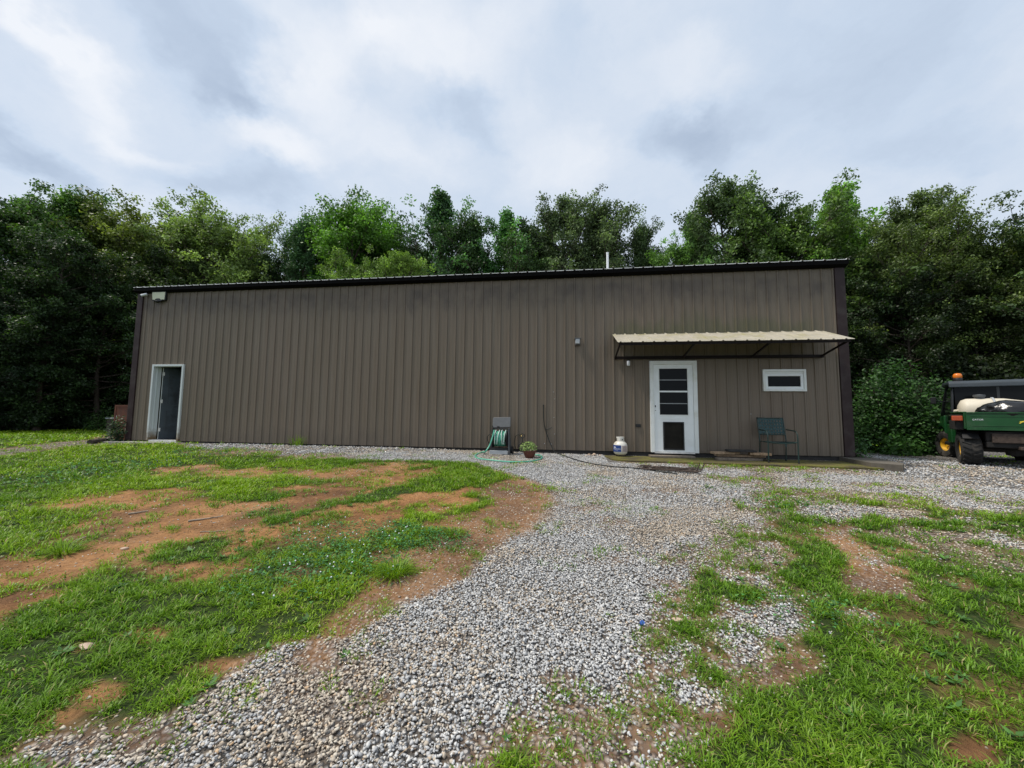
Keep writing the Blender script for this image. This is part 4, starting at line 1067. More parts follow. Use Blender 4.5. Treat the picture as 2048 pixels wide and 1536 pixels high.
tube(bm, smooth_path([(-.265, -.24, .42), (-.15, -.235, .40), (0, -.23, .39), (.15, -.235, .40), (.265, -.24, .42)], 4), r*.9, 8)
tube(bm, [(-.25, .20, .40), (.25, .20, .40)], r*.8, 8)
for s in (-1, 1): tube(bm, [(s*.262, -.24, .42), (s*.25, .20, .40)], r*.8, 8)
build('seat_frame', bm, M['chair'], t, smooth=True)
def strap(bm, P_, w, axis, th=.0035):
    P_ = [Vector(p) for p in P_]; A = Vector(axis)*w*.5
    ra = [bm.verts.new(p-A) for p in P_]; rb = [bm.verts.new(p+A) for p in P_]
    for i in range(len(P_)-1): bm.faces.new((ra[i], ra[i+1], rb[i+1], rb[i]))
bm = bm_new()
def back_pt(x, z, o=0): return (x, .215+(z-.55)*.23+.012*(1-(x/.25)**2)+o, z)
for k in range(9):
    x = -.215+.43*k/8
    strap(bm, [back_pt(x, .55+.35*i/8, .004*(1 if (i+k) % 2 else -1)) for i in range(9)], .034, (1, 0, 0))
for k in range(5):
    z = .60+.27*k/4
    strap(bm, [back_pt(-.25+.5*i/10, z, .004*(-1 if (i+k) % 2 else 1)) for i in range(11)], .036, (0, .2, .98))
o = build('back_straps', bm, M['strap'], t); sm = o.modifiers.new('solid', 'SOLIDIFY'); sm.thickness = .003
bm = bm_new()
for k in range(8):
    y = -.20+.38*k/7
    strap(bm, [(-.255+.51*i/10, y, .405-.022*(1-((i-5)/5)**2)+.003*(1 if (i+k) % 2 else -1)) for i in range(11)], .036, (0, 1, 0))
for k in range(8):
    x = -.21+.42*k/7
    strap(bm, [(x, -.23+.43*i/8, .405-.022*(1-(x/.25)**2)+.003*(-1 if (i+k) % 2 else 1)) for i in range(9)], .036, (1, 0, 0))
o = build('seat_straps', bm, M['strap'], t); sm = o.modifiers.new('solid', 'SOLIDIFY'); sm.thickness = .003
bm = bm_new(); strap(bm, [(.06, -.225, .385), (.06, -.23, .33)], .03, (1, 0, 0)); o = build('loose_strap', bm, M['strap'], t); sm = o.modifiers.new('solid', 'SOLIDIFY'); sm.thickness = .003

# ------------------------------------------------------------------ hose reel cart
rx, ry = -1.46, -.42; rz0 = float(gz(rx, ry))
t = thing('hose_reel_cart', 'dark plastic hose reel cart wound with green hose against the siding', 'hose reel', (rx, ry, rz0), rad(-3))
for s in (-1, 1):
    bm = bm_new()
    prism(bm, [(s*.20, -.13, 0), (s*.20, -.06, 0), (s*.165, .0, .60), (s*.165, -.05, .60)], (s*.035, 0, 0))
    prism(bm, [(s*.20, .10, 0), (s*.20, .17, 0), (s*.165, .05, .60), (s*.165, .0, .60)], (s*.035, 0, 0))
    box(bm, (min(s*.18, s*.215), -.10, .10), (max(s*.18, s*.215), .14, .15))
    build('side_frame', bm, M['grey_plastic'] if s > 0 else M['black'], t, bevel=.006)
bm = bm_new(); box(bm, (-.235, -.15, .01), (.19, -.135, .10)); fp = build('front_plate', bm, M['light_plastic'], t, bevel=.006)
bm = bm_new(); box(bm, (-.19, -.133, .105), (.19, .12, .15)); build('base_tray', bm, M['black'], t, bevel=.006)
bm = bm_new(); tube(bm, [(-.16, .0, .36), (.16, .0, .36)], .07, 16); build('drum', bm, M['black'], t)
for s in (-1, 1):
    bm = bm_new(); tube(bm, [(s*.150, 0, .36), (s*.160, 0, .36)], .19, 28); build('flange', bm, M['black'], t, autos=40)
bm = bm_new(); Pz = []
N = 9*16
for i in range(N+1):
    a = 2*PI*i/16; w = abs(((i/N*4) % 2)-1)
    Pz.append((-.125+.25*(i/N)+.012*math.sin(i*.9), (.155+.012*math.sin(i*.37))*math.cos(a), .36+(.165+.012*math.sin(i*.61))*math.sin(a)))
tube(bm, Pz, .0115, 7)
Pz = []
for i in range(7*16+1):
    a = 2*PI*i/16+.5; Pz.append((.115-.23*(i/112)+.03*math.sin(a), (.172)*math.cos(a), .36+.175*math.sin(a)))
tube(bm, Pz, .0115, 7)
build('wound_hose', bm, M['hose'], t, smooth=True)
bm = bm_new()
for (xa, xb) in ((-.105, -.11), (.125, .10), (-.02, -.06), (.04, .07)):
    tube(bm, smooth_path([(xa, -.02, .575), (xa, -.14, .50), (xa*.5+xb*.5, -.187, .38), (xb, -.165, .24)], 5), .0115, 7)
build('hose_loop', bm, M['hose_pale'], t, smooth=True)
bm = bm_new(); box(bm, (-.185, -.07, .575), (.185, .06, .60)); tube(bm, [(-.17, -.075, .60), (-.19, -.075, .66)], .012, 6)
build('top_bar', bm, M['black'], t, bevel=.004)
bm = bm_new()
# shallow tilted storage lid with rounded corners
def rrect(w, h, r_, n=5):
    out = []
    for cx, cz, a0 in ((w-r_, h-r_, 0), (-w+r_, h-r_, PI/2), (-w+r_, -h+r_, PI), (w-r_, -h+r_, 1.5*PI)):
        for k in range(n+1): out.append((cx+r_*math.cos(a0+k*PI/2/n), cz+r_*math.sin(a0+k*PI/2/n)))
    return out
prism(bm, [(x, -.0, z) for x, z in rrect(.215, .125, .03)], (0, .035, 0))
lid = build('storage_lid', bm, M['grey_plastic'], t, bevel=.01); lid.location = (.0, .04, .735); lid.rotation_euler = (rad(-16), rad(-2), 0)
bm = bm_new(); box(bm, (-.10, -.018, -.115), (-.045, -.002, -.095)); build('latch', bm, M['black'], lid)
bm = bm_new(); tube(bm, smooth_path([(-.20, -.02, .44), (-.27, -.03, .45), (-.32, -.03, .38), (-.30, -.02, .28), (-.25, .0, .18), (-.20, .02, .10)], 5), .009, 6); build('crank_hose', bm, M['cable'], t, smooth=True)
bm = bm_new(); tube(bm, [(-.20, -.02, .44), (-.235, -.022, .447)], .014, 8); build('coupling', bm, M['brass'], t)
for s in (-1, 1):
    bm = bm_new(); tube(bm, [(s*.225, .13, .09), (s*.262, .13, .09)], .09, 20); build('wheel', bm, M['black'], t, autos=40)
# loose green hose on the gravel
def gp(a, b, dz=.024):
    q = gnd(a, b); return (q[0], q[1], float(gh(q[0], q[1]))+dz)
hp = [(rx-.13, ry-.16, rz0+.56), (rx-.16, ry-.22, rz0+.40), (rx-.21, ry-.28, rz0+.22), (rx-.30, ry-.33, rz0+.08)]+[gp(*q) for q in ((965, 906), (953, 911), (951, 916), (962, 920), (985, 923), (1015, 925.5), (1045, 926), (1066, 924), (1080, 920), (1084, 916.5), (1079, 913.5), (1068, 912))]
bm = bm_new(); tube(bm, smooth_path(hp, 7), .016, 8)
tag(build('garden_hose', bm, M['hose'], smooth=True), 'pale green garden hose looping over the gravel from reel to flower pot', 'hose')
# tap pipe and black hose behind the pot
t = thing('yard_tap', 'black hose and small tap on the wall behind the flower pot', 'tap', (-1.02, -.05, 0))
bm = bm_new(); tube(bm, [(0, .02, .33), (0, -.05, .33), (0, -.065, .30)], .012, 8); tube(bm, [(0, -.03, .33), (0, -.03, .365)], .008, 6); box(bm, (-.025, -.035, .363), (.025, -.025, .371)); build('faucet', bm, M['brass'], t)
bm = bm_new(); tube(bm, smooth_path([(0, -.065, .30), (.03, -.09, .24), (.02, -.10, .16), (-.06, -.09, .10), (-.03, -.10, .03), (.06, -.12, -.04)], 6), .011, 7)
tube(bm, smooth_path([(-.05, -.06, .36), (-.14, -.05, .30), (-.17, -.05, .15), (-.12, -.07, -.02)], 5), .008, 6)
tube(bm, smooth_path([(.05, -.05, .37), (.08, -.05, .31), (.03, -.05, .27), (-.03, -.05, .33), (.03, -.05, .38)], 5), .009, 6); build('black_hose', bm, M['cable'], t, smooth=True)
# black wire from wall over the gravel
wp = [(-.50, -.03, 1.04), (-.495, -.035, .80), (-.47, -.035, .55), (-.40, -.04, .32), (-.32, -.06, .12), (-.24, -.12, -.02)]+[gp(*q, dz=.026) for q in ((1118, 910), (1140, 918), (1165, 926), (1195, 932), (1235, 936.5), (1285, 940), (1325, 946), (1355, 951))]
bm = bm_new(); tube(bm, smooth_path(wp, 6), .0105, 7); tube(bm, [(-.50, -.03, 1.03), (-.503, -.03, 1.07)], .013, 8)
tag(build('black_cable', bm, M['cable'], smooth=True), 'thin black cable hanging down the siding and trailing over the gravel', 'cable')
bm = bm_new(); tube(bm, smooth_path([(-.44, -.02, .47), (-.40, -.05, .485), (-.33, -.05, .51), (-.30, -.045, .53)], 4), .009, 7)
tag(build('wall_hook', bm, M['cable'], smooth=True), 'small black hook sticking out of the siding beside the hanging cable', 'hook')

# ------------------------------------------------------------------ pot plant
p = gnd(1059, 916); pz = float(gh(p[0], p[1]))
t = thing('flower_pot', 'brown red bowl pot of pale green leaves standing inside the hose loop', 'potted plant', (p[0], p[1], pz))
bm = bm_new(); lathe(bm, [(0, 0), (.075, 0), (.085, .01), (.115, .06), (.138, .13), (.142, .150), (.152, .152), (.152, .172), (.140, .172), (.130, .150), (.10, .14), (0, .14)], 32); build('pot', bm, M['terra'], t, autos=50)
bm = bm_new(); lathe(bm, [(0, .158), (.08, .156), (.131, .150)], 20); build('soil', bm, M['soil'], t)
def leaf_quads(C_, N_, L, w, A=None):
    """pointed folded leaves: centre C, normal N, length L, width w"""
    n = len(C_); N_ = N_/np.linalg.norm(N_, axis=1, keepdims=True)
    A = rng.normal(size=(n, 3)) if A is None else A
    A = A-N_*np.sum(A*N_, 1, keepdims=True); A /= np.linalg.norm(A, axis=1, keepdims=True)+1e-9
    B = np.cross(N_, A); L = L[:, None]*.5; w = w[:, None]*.5
    V = np.stack([C_-A*L, C_+B*w-N_*w*.35-A*L*.1, C_+A*L-N_*L*.2, C_-B*w-N_*w*.35-A*L*.1], 1).reshape(-1, 3)
    return V, np.arange(n*4).reshape(n, 4)
weeds_and_litter()
n = 420; th = rng.uniform(0, 2*PI, n); ph = rng.uniform(0, 1, n)
rr = .19*np.sqrt(rng.random(n))
Cc = np.stack([-.03+rr*np.cos(th), rr*np.sin(th)*.8, .17+.20*ph*(1-(rr/.22)**2*.6)], -1)
V, F = leaf_quads(Cc, np.stack([np.cos(th)*.6, np.sin(th)*.6-.2, np.full(n, .9)], -1)+rng.normal(0, .3, (n, 3)), rng.uniform(.035, .06, n), rng.uniform(.016, .028, n))
o = npmesh('foliage', V, [F], M['leaf'], {'rnd': np.repeat(rng.random(n), 4)}, parent=t); o.color = (.20, .30, .10, 1)
bm = bm_new()
for i in range(14):
    a = rng.uniform(0, 2*PI); q = rng.uniform(.06, .15); tube(bm, [(0, 0, .15), (q*.5*math.cos(a), q*.5*math.sin(a), .23), (q*math.cos(a), q*math.sin(a), .28)], .003, 4)
o = build('stem', bm, M['leaf'], t); o.color = (.10, .16, .05, 1)
def rock_mesh(name, pts, m, parent=None, sub=2):
    V0, F0 = ico(sub); VV, FF, off = [], [], 0
    for (c, s, seed) in pts:
        r_ = np.random.default_rng(seed); W_ = V0.copy()
        for _ in range(8):
            d = r_.normal(size=3); d /= np.linalg.norm(d); cc = r_.uniform(.5, .85); q = W_@d; W_ -= np.where(q > cc, q-cc, 0)[:, None]*d
        W_ *= np.array(s); VV.append(W_+np.array(c)); FF.append(F0+off); off += len(V0)
    return npmesh(name, np.concatenate(VV), [np.concatenate(FF)], m, parent=parent)
rock_mesh('pot_stone', [((.03, -.09, .175), (.035, .03, .028), 4), ((.085, -.05, .178), (.03, .03, .025), 7), ((.11, .0, .17), (.025, .03, .02), 9)], mat('pinkish_stone', (.60, .48, .40), .8, var=.15), t)
# pale rocks by the wall: each its own
for k, (a, b, s, lab) in enumerate([(1176, 905, .042, 'pale pink rock left of the two bigger rocks by the wall foot'), (1184, 904, .055, 'largest pale rock of the little heap by the wall foot'), (1172, 909, .025, 'smallest tan rock lowest in the heap by the wall foot'),
                                    (1199, 908, .03, 'low grey brown rock right of the heap towards the propane cylinder')]):
    q = atz(a, b, -.07); q[1] = min(q[1], -.12-s); o = rock_mesh('rock', [((0, 0, 0), (s, s*.8, s*.75), 20+k)], M['rock']); o.location = (q[0], q[1], float(gh(q[0], q[1]))+s*.45)
    tag(o, lab, 'rock', 'rocks at the wall foot')
for k, (a, b, s, lab) in enumerate([(460 / 1 - 290, 1300, .04, 'flat tan rock in the turf at the lower left'), (250, 1100, .035, 'flat tan rock on the orange earth near the left grass clump'), (1356, 1245, .03, 'white rock larger than the gravel in the weedy turf right of the drive')]):
    q = gnd(a, b); o = rock_mesh('rock', [((0, 0, 0), (s*1.3, s*.8, s*.4), 40+k)], M['rock']); o.location = (q[0], q[1], float(gh(q[0], q[1]))+s*.2)
    tag(o, lab, 'rock')
# sticks
for k, (a, b, a2, b2, r_, lab) in enumerate([(376, 1046, 447, 1035, .011, 'long pale dry stick on the middle of the bare earth'), (256, 1031, 298, 1026, .012, 'short pale dry stick on the bare earth left of the longer one'),
                                              (152, 1085, 186, 1075, .009, 'thin dark twig beside the left grass clump'), (400, 1066, 452, 1063, .006, 'thin twig in front of the long pale stick')]):
    p, q = gp(a, b, r_), gp(a2, b2, r_+.004); bm = bm_new()
    P_ = [Vector(p).lerp(Vector(q), i/6)+Vector((0, math.sin(i*1.7)*.012, 0)) for i in range(7)]
    tube(bm, P_, [r_*(1-.45*i/6) for i in range(7)], 6)
    if k == 0: tube(bm, [P_[3], P_[3]+Vector((.05, .05, .01))], r_*.4, 5)
    tag(build('stick', bm, M['stick']), lab, 'stick', 'dry sticks on the bare earth')
q = gp(1285, 1252, .012); bm = bm_new(); lathe(bm, [(0, .006), (.014, .006), (.016, .0), (.016, -.010), (.013, -.010)], 16)
o = build('bottle_cap', bm, M['cap_blue']); o.location = q; o.rotation_euler = (.5, .2, 0); tag(o, 'tiny blue bottle cap lying on the gravel', 'bottle cap')

# ------------------------------------------------------------------ things left of the building
p0 = atz(226, 878, -.02); p1 = atz(262, 879, -.02)
t = thing('rust_panel', 'upright rust brown metal panel standing beside the left corner', 'panel', (p0[0], p0[1], -.05))
L = math.hypot(p1[0]-p0[0]+.1, p1[1]-p0[1]); bm = bm_new(); box(bm, (0, -.02, 0), (L+.12, .02, 1.02)); build('sheet', bm, M['rustpanel'], t, bevel=.004)
bm = bm_new(); box(bm, (.0, -.03, .0), (.05, -.0205, 1.03)); box(bm, (.0505, -.03, .98), (L+.12, -.0205, 1.03)); build('edge_rail', bm, M['rustpanel'], t)
bm = bm_new(); tube(bm, [(.12, -.03, .66), (.12, -.05, .66), (.12, -.05, .72)], .008, 6); build('handle', bm, M['galv'], t)
t2 = atz(216, 866, -.02)
t = thing('tree_stump', 'grey old stump with a pale flat top left of the rust brown panel', 'stump', (t2[0], t2[1]+.3, -.05))
bm = bm_new(); lathe(bm, [(0.40, 0), (.34, .08), (.31, .3), (.32, .55)], 22)
for v in bm.verts: v.co.x *= 1+.05*math.sin(v.co.z*9+v.co.y*7); v.co.y *= 1+.07*math.sin(v.co.x*11)
build('trunk', bm, M['bark'], t); bm = bm_new(); lathe(bm, [(.325, .545), (.36, .56), (.36, .59), (0, .62)], 22); build('top_board', bm, M['light_plastic'], t)
bm = bm_new(); pa, pb = atz(180, 883, .0), atz(220, 879, .0)
tube(bm, [(pa[0], pa[1], -.02), (pb[0], pb[1], -.0)], .07, 7); tag(build('fallen_log', bm, M['bark']), 'short dark log lying on the grass left of the rust brown panel', 'log')

# ------------------------------------------------------------------ foliage builders
def tube_np(P, R, seg=5):
    Pv, T, N_ = frames(P); V = []; F = []
    for i, (p, t_, nn, rr) in enumerate(zip(Pv, T, N_, R)):
        bb = t_.cross(nn)
        for k in range(seg): V.append((p+(nn*math.cos(2*PI*k/seg)+bb*math.sin(2*PI*k/seg))*rr)[:])
        if i:
            o = (i-1)*seg
            for k in range(seg): F.append((o+k, o+(k+1) % seg, o+seg+(k+1) % seg, o+seg+k))
    return np.array(V), np.array(F)
def tree_meshes(seed, H=10.0, crown_r=2.6, base=.28, shape='round', limbs=34, leaves=38, ls=.13, upright=.5, cl_r=.34, lean=(0, 0), density=1.0, trunk_r=.16, multi=1):
    r_ = np.random.default_rng(seed); WV, WF, off = [], [], 0; cl = []
    def addtube(P, R, seg=5):
        nonlocal off
        V, F = tube_np(P, R, seg); WV.append(V); WF.append(F+off); off += len(V)
    for mtr in range(multi):
        ph = r_.uniform(0, 2*PI); tl = np.array([lean[0], lean[1], 0])+(np.array([math.cos(ph), math.sin(ph), 0])*.18 if multi > 1 else 0)
        tp = []; TH = .93 if shape in ('cone', 'tall') else .76
        for i in range(9):
            f = i/8; tp.append(np.array([.18*math.sin(f*4+seed), .18*math.cos(f*5+seed*2), f*H*TH])+tl*f*H)
        addtube(tp, [trunk_r*(1-.85*i/8)+.012 for i in range(9)], 8)
        tp = np.array(tp)
        def prof(f):
            if shape == 'round': return (max(0, 1-((f-.58)/.50)**2))**.5
            if shape == 'cone': return max(.12, min(1, (1.05-f)*1.5))*(.6 if f < base+.1 else 1)
            if shape == 'tall': return (max(0, 1-((f-.6)/.46)**2))**.6*.8
            return max(0, 1-((f-.66)/.38)**2)**.5
        nl = limbs//multi
        for k in range(nl):
            f = base+(1-base)*((k+r_.random())/nl)*.97
            p0 = np.array([np.interp(min(1, f/TH), np.linspace(0, 1, 9), tp[:, j]) for j in range(3)])
            a = k*2.399+r_.normal(0, .5); R = crown_r*max(prof(f), .18)*r_.uniform(.62, 1.18)
            el = upright+(f-.5)*.9+r_.normal(0, .15)+max(0, f-TH)*1.6
            d = np.array([math.cos(a)*math.cos(el), math.sin(a)*math.cos(el), math.sin(el)])
            P = [p0+d*R*q+np.array([0, 0, .12*R*q*q])+r_.normal(0, .05*R, 3)*q for q in np.linspace(0, 1, 5)]
            addtube(P, [max(.01, trunk_r*.36*(1-.8*q)*(1-f*.5)) for q in np.linspace(0, 1, 5)])
            for s in range(int(5*density)+2):
                q = r_.uniform(.35, 1.0); b0 = p0+d*R*q+np.array([0, 0, .12*R*q*q])
                a2 = a+r_.normal(0, 1.0); e2 = el+r_.normal(0, .55); l2 = R*r_.uniform(.22, .48)
                d2 = np.array([math.cos(a2)*math.cos(e2), math.sin(a2)*math.cos(e2), math.sin(e2)])
                addtube([b0, b0+d2*l2*.5+r_.normal(0, .03, 3), b0+d2*l2], [.022*(1-f*.5), .014, .006], 3)
                for u in (.45, .8, 1.08): cl.append(b0+d2*l2*u+r_.normal(0, .10, 3))
            cl.append(P[-1])
    cl = np.array(cl); sz = r_.uniform(.6, 1.35, len(cl))*cl_r
    cnt = np.maximum(8, (leaves*(sz/cl_r)**2*r_.uniform(.6, 1.3, len(cl))).astype(int))
    C_ = np.repeat(cl, cnt, 0); s_ = np.repeat(sz, cnt)[:, None]; n = len(C_)
    o = r_.normal(size=(n, 3)); o /= np.linalg.norm(o, axis=1, keepdims=True); o *= s_*(r_.random((n, 1))**.5)*np.array([1, 1, .72])
    C_ = C_+o
    Nn = r_.normal(0, .75, (n, 3))+np.array([0, 0, .8])+o/s_*.7
    V, F = leaf_quads(C_, Nn, r_.uniform(.75, 1.3, n)*ls, r_.uniform(.45, .75, n)*ls, r_.normal(size=(n, 3))+np.array([0, 0, -.4]))
    rnd = np.clip(np.repeat(r_.normal(.5, .21, len(cl)), cnt)+r_.normal(0, .16, n), 0, 1)
    wood = npmesh('trunk', np.concatenate(WV), [np.concatenate(WF)], M['bark'], smooth=True)
    crown = npmesh('crown', V, [F], M['leaf'], {'rnd': np.repeat(rnd, 4)})
    wm, cm = wood.data, crown.data
    bpy.data.objects.remove(wood); bpy.data.objects.remove(crown)
    top = np.percentile(V[:, 2], 99.7); bx = np.percentile(np.hypot(V[:, 0], V[:, 1]), 96)
    return wm, cm, top
PROTO = {
    'oak': tree_meshes(1, crown_r=3.1, limbs=46, leaves=40, density=1.2),
    'oak2': tree_meshes(2, crown_r=2.7, limbs=44, leaves=44, density=1.2, shape='tall', ls=.125),
    'tall': tree_meshes(3, crown_r=2.7, limbs=44, leaves=38, shape='tall', upright=.75, ls=.12),
    'spiky': tree_meshes(4, crown_r=3.0, limbs=34, leaves=30, shape='cone', upright=1.0, cl_r=.26, ls=.12),
    'airy': tree_meshes(5, crown_r=3.2, limbs=44, leaves=40, shape='round', upright=.45, cl_r=.38, base=.3, ls=.11, multi=2, lean=(.06, 0)),
    'low': tree_meshes(6, crown_r=3.2, limbs=60, leaves=36, base=.04, shape='round', upright=.25, density=1.1, ls=.14),
    'low2': tree_meshes(7, crown_r=2.9, limbs=56, leaves=40, base=.05, shape='tall', upright=.3, density=1.1, ls=.13),
    'knob': tree_meshes(8, crown_r=2.5, limbs=34, leaves=70, shape='vase', upright=.7, cl_r=.5, ls=.13, base=.3, multi=2),
    'leaning': tree_meshes(9, crown_r=3.4, limbs=26, leaves=34, shape='vase', upright=.35, cl_r=.36, base=.3, ls=.11, trunk_r=.15, lean=(-.38, -.1)),
}
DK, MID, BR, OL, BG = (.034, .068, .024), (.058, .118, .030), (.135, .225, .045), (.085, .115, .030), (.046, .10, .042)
def tree(px, top, dep, kind, col, label, rz=None, group='trees of the wood around the building', wid=1.0, cat='tree', name='tree', dz=0.0, under=False):
    wid = {1286: .72, 1398: .7, 490: .8, 592: .8, 1866: .8, 1965: .75, 1128: .9, 2060: .8}.get(px, wid)
    x, y = at_depth(px, dep); z0 = float(gz(x, y))
    hor = 832+(px-1024)*-.0 + (px-1024)*.0111
    H = (hor-top+(14 if px < 560 else 6))/FPX*dep+CAM[2]-z0
    wm, cm, H0 = PROTO[kind]; s = H/H0; r0 = rz if rz is not None else (px*1.7+dep) % 6.28
    co = np.empty(len(cm.vertices)*3, np.float32); cm.vertices.foreach_get('co', co); co = co.reshape(-1, 3)[::9].astype(float)
    for _ in range(4):      # grow the tree until its top stands where it was surveyed
        q = co*s; q[:, :2] *= wid*.95
        wp = np.stack([x+q[:, 0]*math.cos(r0)-q[:, 1]*math.sin(r0), y+q[:, 0]*math.sin(r0)+q[:, 1]*math.cos(r0), z0-.05+q[:, 2]], -1)-CAM
        dz_ = np.maximum(wp@CF, 1.0); v = 768-FPX*(wp@CU)/dz_
        now = np.percentile(v, .25); s *= (hor-top+4)/max(40, hor-now)
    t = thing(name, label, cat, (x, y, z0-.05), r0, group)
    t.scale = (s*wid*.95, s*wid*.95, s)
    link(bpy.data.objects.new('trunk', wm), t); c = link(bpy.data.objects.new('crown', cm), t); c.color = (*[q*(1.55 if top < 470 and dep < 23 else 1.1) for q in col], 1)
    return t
# left wood
for a in [
    (-70, 330, 15.5, 'low', DK, 'dark dense tree at the far left edge of the picture'),
    (20, 352, 16.5, 'oak', MID, 'tall dark crown standing at the left edge above the lawn'),
    (110, 385, 17.5, 'tall', MID, 'narrow dark crown second from the left skyline'),
    (190, 395, 18.5, 'oak', OL, 'olive green crown third along the left skyline'),
    (285, 408, 19, 'oak', (.12, .155, .04), 'yellowish crown rising left of the feathery tree'),
    (400, 394, 19.5, 'oak', (.14, .20, .065), 'feathery light green tree behind the left end of the roof'),
    (490, 425, 20, 'leaning', (.095, .15, .048), 'leaning open tree with bare dark limbs behind the roof'),
    (545, 520, 21, 'low2', DK, 'low dark tree filling the gap at the left of the central trees'),
    (90, 470, 14.5, 'low2', (.030, .058, .020), 'mid height tree with drooping branches over the left lawn'),
    (200, 520, 16, 'low', DK, 'shadowy low tree between lawn and building corner'),
    (300, 500, 18, 'low', (.034, .06, .018), 'dark tree directly behind the left building corner'),
    (-10, 560, 14, 'low', (.026, .052, .024), 'low bushy tree over the grass at the left edge'),
    ]: tree(*a)
# trees behind the roof
for a in [
    (592, 440, 20.5, 'tall', BG, 'small slim tree left of the twin rounded crowns'),
    (655, 396, 21.5, 'knob', MID, 'airy tree with rounded clumps left of the bright green crown'),
    (752, 408, 22, 'knob', (.075, .165, .026), 'bright green round topped crown behind the roof'),
    (862, 388, 22.5, 'spiky', BG, 'tallest spiky topped tree in the middle of the skyline'),
    (935, 435, 22, 'tall', DK, 'dark narrow tree right of the spiky one'),
    (1003, 428, 22, 'spiky', (.06, .15, .045), 'narrow green tree with a pointed twin top'),
    (1060, 448, 21.5, 'oak2', DK, 'shorter dark crown between pointed tree and twin oaks'),
    (1128, 398, 21, 'oak2', (.066, .10, .046), 'left one of the twin greyish oaks behind the roof'),
    (1200, 396, 21.2, 'tall', (.070, .104, .048), 'right one of the twin greyish oaks beside the white pipe'),
    (1286, 446, 21, 'tall', (.05, .085, .035), 'dark rounded tree between white pipe and sky gap'),
    (1342, 500, 20, 'low2', (.10, .20, .04), 'small bright tree standing in the sky gap'),
    (700, 505, 18.0, 'low', BR, 'low bright lime tree just above the roof edge', None, 'trees of the wood around the building', .8),
    (800, 512, 18.2, 'low2', BR, 'low lime tree right of its bright neighbour above the roof edge', None, 'trees of the wood around the building', .9),
    (880, 490, 24, 'oak', DK, 'dark filler tree under the spiky topped one'),
    (1030, 500, 24, 'oak', DK, 'dark filler tree behind the pointed twin top'),
    (620, 500, 24, 'oak', DK, 'dark filler tree below the slim tree at left centre'),
    ]: tree(*a)
# right wood
for a in [
    (1398, 430, 19, 'spiky', (.09, .18, .05), 'pale green pointed tree left of the great right hand oak'),
    (1462, 362, 18.5, 'oak2', (.062, .10, .042), 'great dark oak behind the right end of the roof'),
    (1535, 400, 18, 'tall', DK, 'slim dark tree tucked right of the great oak'),
    (1600, 382, 17.5, 'oak', (.07, .12, .032), 'broad green crown behind the roof corner'),
    (1712, 372, 17.5, 'spiky', (.12, .24, .045), 'bright yellow green pointed crown above the right corner'),
    (1800, 398, 16, 'airy', (.08, .115, .036), 'open branching tree right of the bright pointed crown'),
    (1866, 384, 15.5, 'oak2', (.07, .105, .034), 'spreading olive tree above the leafy bush'),
    (1965, 455, 14.5, 'oak', (.065, .10, .028), 'lower olive tree above the utility vehicle'),
    (2060, 462, 14, 'low2', (.085, .115, .028), 'olive tree at the right edge behind the utility vehicle'),
    (2215, 290, 12.5, 'oak', (.05, .085, .035), 'near tall tree reaching in at the right edge of the sky'),
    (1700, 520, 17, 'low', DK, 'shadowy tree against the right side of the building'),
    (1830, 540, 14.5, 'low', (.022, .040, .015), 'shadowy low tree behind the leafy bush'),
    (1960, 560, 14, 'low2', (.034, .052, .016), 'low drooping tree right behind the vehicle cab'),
    (1560, 470, 20, 'oak', DK, 'dark filler tree behind the broad green crown'),
    ]: tree(*a)
# deeper rows: look-alikes hidden in the dark of the wood
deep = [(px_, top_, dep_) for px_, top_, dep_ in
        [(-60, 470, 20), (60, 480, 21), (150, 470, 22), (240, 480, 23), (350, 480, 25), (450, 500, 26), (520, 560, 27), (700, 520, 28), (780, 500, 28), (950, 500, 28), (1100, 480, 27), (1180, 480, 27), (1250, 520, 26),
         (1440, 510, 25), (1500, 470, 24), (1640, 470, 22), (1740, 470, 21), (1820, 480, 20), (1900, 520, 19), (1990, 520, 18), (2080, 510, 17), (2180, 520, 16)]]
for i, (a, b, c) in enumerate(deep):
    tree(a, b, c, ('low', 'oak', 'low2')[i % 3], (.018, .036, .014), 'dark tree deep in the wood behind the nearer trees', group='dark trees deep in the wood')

# undergrowth: leafy mass closing the wood near the ground
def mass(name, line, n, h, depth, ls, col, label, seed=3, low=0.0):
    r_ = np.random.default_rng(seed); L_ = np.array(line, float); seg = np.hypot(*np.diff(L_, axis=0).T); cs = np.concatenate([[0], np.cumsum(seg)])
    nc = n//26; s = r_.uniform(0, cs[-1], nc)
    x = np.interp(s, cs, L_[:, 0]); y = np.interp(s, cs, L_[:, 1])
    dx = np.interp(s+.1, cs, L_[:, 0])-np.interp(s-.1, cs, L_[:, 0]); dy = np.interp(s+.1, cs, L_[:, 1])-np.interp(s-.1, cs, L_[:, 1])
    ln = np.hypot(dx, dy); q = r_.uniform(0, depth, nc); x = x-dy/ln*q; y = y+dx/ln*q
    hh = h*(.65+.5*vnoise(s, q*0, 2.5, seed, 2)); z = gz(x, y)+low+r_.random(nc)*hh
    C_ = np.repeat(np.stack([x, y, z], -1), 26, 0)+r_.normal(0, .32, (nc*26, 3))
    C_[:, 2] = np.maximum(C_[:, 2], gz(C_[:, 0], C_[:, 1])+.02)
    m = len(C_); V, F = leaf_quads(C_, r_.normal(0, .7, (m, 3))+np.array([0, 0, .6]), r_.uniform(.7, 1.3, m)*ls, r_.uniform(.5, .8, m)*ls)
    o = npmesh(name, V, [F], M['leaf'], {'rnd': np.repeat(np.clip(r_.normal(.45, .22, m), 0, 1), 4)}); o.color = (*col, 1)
    return tag(o, label, 'undergrowth', kind='stuff')
